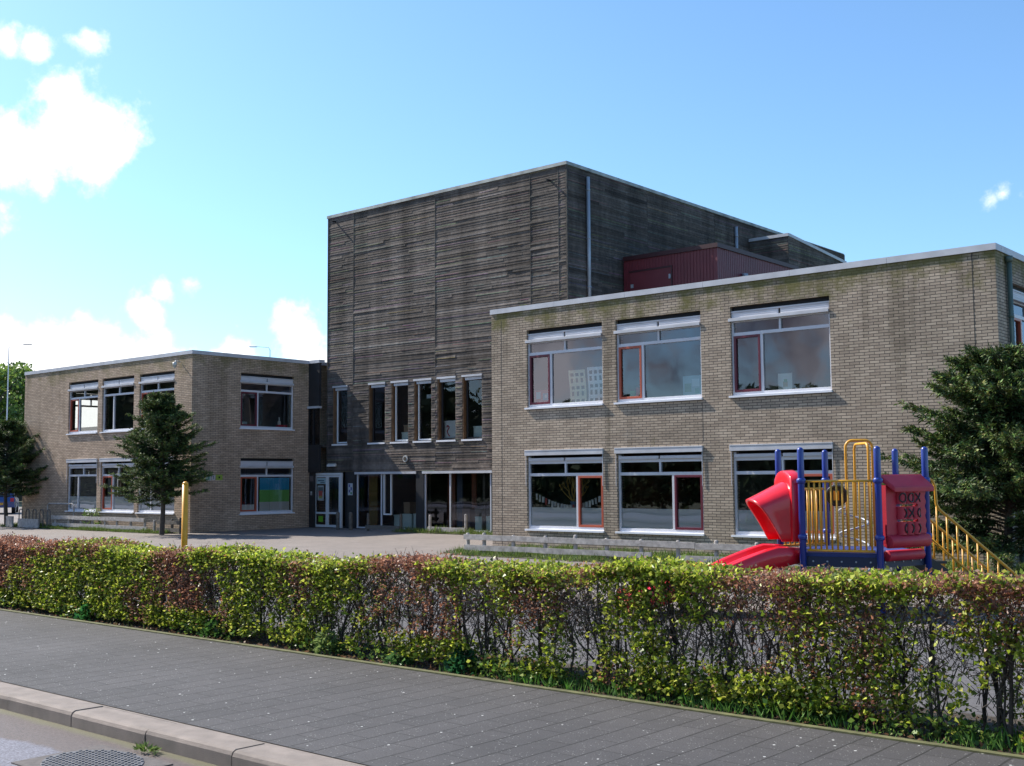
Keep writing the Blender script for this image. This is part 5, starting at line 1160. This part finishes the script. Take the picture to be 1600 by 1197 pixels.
for i, (px_, D, h, rad, lab) in enumerate([(-30, 98, 11.8, 4.0, 'fresh green poplar at the very left edge, behind the leftmost conifer'), (8, 104, 12.2, 3.6, 'fresh green poplar behind the thin lamp post at the left edge'),
                                           (33, 112, 12.4, 3.4, 'fresh green poplar just left of the far brick wing, its crown touching the wall edge'), (-70, 110, 12.5, 4.5, 'broad green tree far beyond the left wing, mostly outside the picture')]):
    p = P(px_, D); broadleaf(p.x, p.y, h, rad, 2.2, lab, 40 + i, n=7000, leaf=.42, cols=((.16, .25, .05), (.22, .30, .06), (.10, .16, .04)))
# distant dark houses glimpsed between the trees
p = P(24, 120); t = thing('far_house', (p.x, p.y, 0), 'dark roofed house glimpsed far off left of the brick wing', 'house')
b = MB(); b.box(p.x - 9, p.x + 9, p.y, p.y + 9, -.1, 3.6); b.build('wall', mat('far_brick', (.16, .09, .07), .9, noise_=.2), t)
b = MB(); b.add([(p.x - 9.4, p.y - .5, 3.6), (p.x + 9.4, p.y - .5, 3.6), (p.x + 9.4, p.y + 9.5, 3.6), (p.x - 9.4, p.y + 9.5, 3.6), (p.x - 9.4, p.y + 4.5, 7.4), (p.x + 9.4, p.y + 4.5, 7.4)], [(0, 1, 5, 4), (2, 3, 4, 5), (0, 4, 3), (1, 2, 5), (0, 3, 2, 1)]); b.build('roof', mat('dark_tiles', (.05, .045, .05), .8, noise_=.2), t)
b = MB()
for k in range(5): b.box(p.x - 7.6 + k * 3.4, p.x - 6.2 + k * 3.4, p.y - .03, p.y + .02, 1.0, 2.4)
b.build('window', M_glassd, t)
# street lamps
M_lamp = mat('pale_lamp_metal', (.72, .75, .78), .5)
def lamp(px_, D, side, h, label):
    p = P(px_, D); t = thing('street_lamp', (p.x, p.y, 0), label, 'street lamp', 'street lamps beyond the school'); ar = rt * side
    M_l = M_lamp; b = MB(); b.tube([(p.x, p.y, -.1), (p.x, p.y, h)], [.05, .03], 8); b.build('pole', M_l, t)
    b = MB(); q = Vector((p.x, p.y, h)); b.tube([q, q + ar * .1 + zz * .15, q + ar * .9 + zz * .22], [.022, .02, .018], 6); b.build('arm', M_l, t)
    b = MB(); b.obox(q + ar * .85 + zz * .17 - hd * .1, ar * .5, hd * .2, zz * .07); b.build('lamp_head', M_l, t, bevel=.03)
lamp(9.5, 68, 1, 9.75, 'thin lamp post at the left edge, rising out of the trees')
lamp(420, 74, -1, 10.2, 'lamp post behind the left wing, only its top showing over the roof')
# parked car
p = P(4, 66); t = thing('parked_car', (p.x, p.y, 0), 'blue hatchback parked beyond the leftmost fence, half hidden by the conifer', 'car', rz=yaw + .35); LOCAL.add(t.name)
M_car = mat('blue_car_paint', (.02, .06, .22), .25, coat=.6)
side = [(-2.0, .35), (-2.02, .7), (-1.85, .92), (-1.55, 1.38), (-1.2, 1.46), (.2, 1.46), (.9, .98), (1.8, .82), (2.02, .6), (2.0, .35)]
b = MB(); rows = []
for yy, k in ((-.84, .93), (-.8, 1), (-.6, 1.012), (.6, 1.012), (.8, 1), (.84, .93)): rows.append([(yy if z < .95 else yy * .86, x, .35 + (z - .35) * k) for x, z in side])
b.grid(rows, close=True); n = len(side); b.add([rows[0][i] for i in range(n)] + [rows[-1][i] for i in range(n)], [tuple(range(n))[::-1], tuple(range(n, 2 * n))]); b.build('body', M_car, t, bevel=.03)
M_cg = mat('car_glass', (.02, .025, .03), .08)
b = MB(); b.add([(-.6, -1.86, .97), (.6, -1.86, .97), (.54, -1.6, 1.36), (-.54, -1.6, 1.36)], [(0, 1, 2, 3)])
for s_ in (-1, 1): b.add([(s_ * .83, -1.6, .98), (s_ * .83, .75, .98), (s_ * .725, .2, 1.38), (s_ * .725, -1.4, 1.38)], [(0, 1, 2, 3)])
b.build('window', M_cg, t, solid=.01)
for s_ in (-1, 1):
    for yy in (-1.25, 1.25):
        b = MB(); b.tube([(s_ * .86, yy, .31), (s_ * .66, yy, .31)], .31, 20); w_ = b.build('wheel', M_black, t)
        b = MB(); b.tube([(s_ * .875, yy, .31), (s_ * .86, yy, .31)], .19, 16); b.build('rim', M_pipe, w_)
    b = MB(); b.box(s_ * .62, s_ * .8, -2.04, -1.98, .68, .88); b.build('tail_light', M_dred, t)
b = MB(); b.box(-.26, .26, -2.045, -2.02, .5, .62); b.build('number_plate', mat('plate_orange', (.55, .3, .03), .5), t)
# wood across the street (behind the camera), mirrored in windows, plus added leaf screen
g = np.random.default_rng(77); n = 60000; X = g.uniform(-210, 25, n); base_h = np.array([(7.0 if v > -75 else min(15, 7.0 + (-75 - v) * .5)) + 3.2 * (noise.noise(Vector((v * .07, 2, 3))) + .6 * noise.noise(Vector((v * .3, 5, 1)))) for v in X])
C = np.stack([X, -30 + g.normal(0, 2.0, n), g.uniform(0, 1, n) ** 1.2 * base_h * g.uniform(.85, 1.08, n)], 1)
K = np.array([[.10, .115, .055]]) * g.uniform(.5, 1.5, (n, 1))
n2_ = 12000; C2 = np.stack([g.uniform(-120, 25, n2_), -9 + g.normal(0, .5, n2_), g.uniform(0, 1, n2_) * 1.7], 1); C = np.concatenate([C, C2]); K = np.concatenate([K, np.array([[.04, .06, .018]]) * g.uniform(.5, 1.5, (n2_, 1))])  # low leaf screen, added to keep the bright road out of window reflections
sz = np.concatenate([np.ones(n), np.full(n2_, .35)]); n += n2_
tag(qmesh('far_wood_and_screen', leaves(g, C, g.normal(size=(n, 3)), 1.1 * sz * g.uniform(.5, 1.2, n), .9 * sz * g.uniform(.6, 1.2, n), .2), K, mat('dull_foliage', attr=True, rough=.9, spec=.1)), 'belt of trees across the street, mirrored in the upper windows, with an added low leaf screen', None, None, 'stuff')
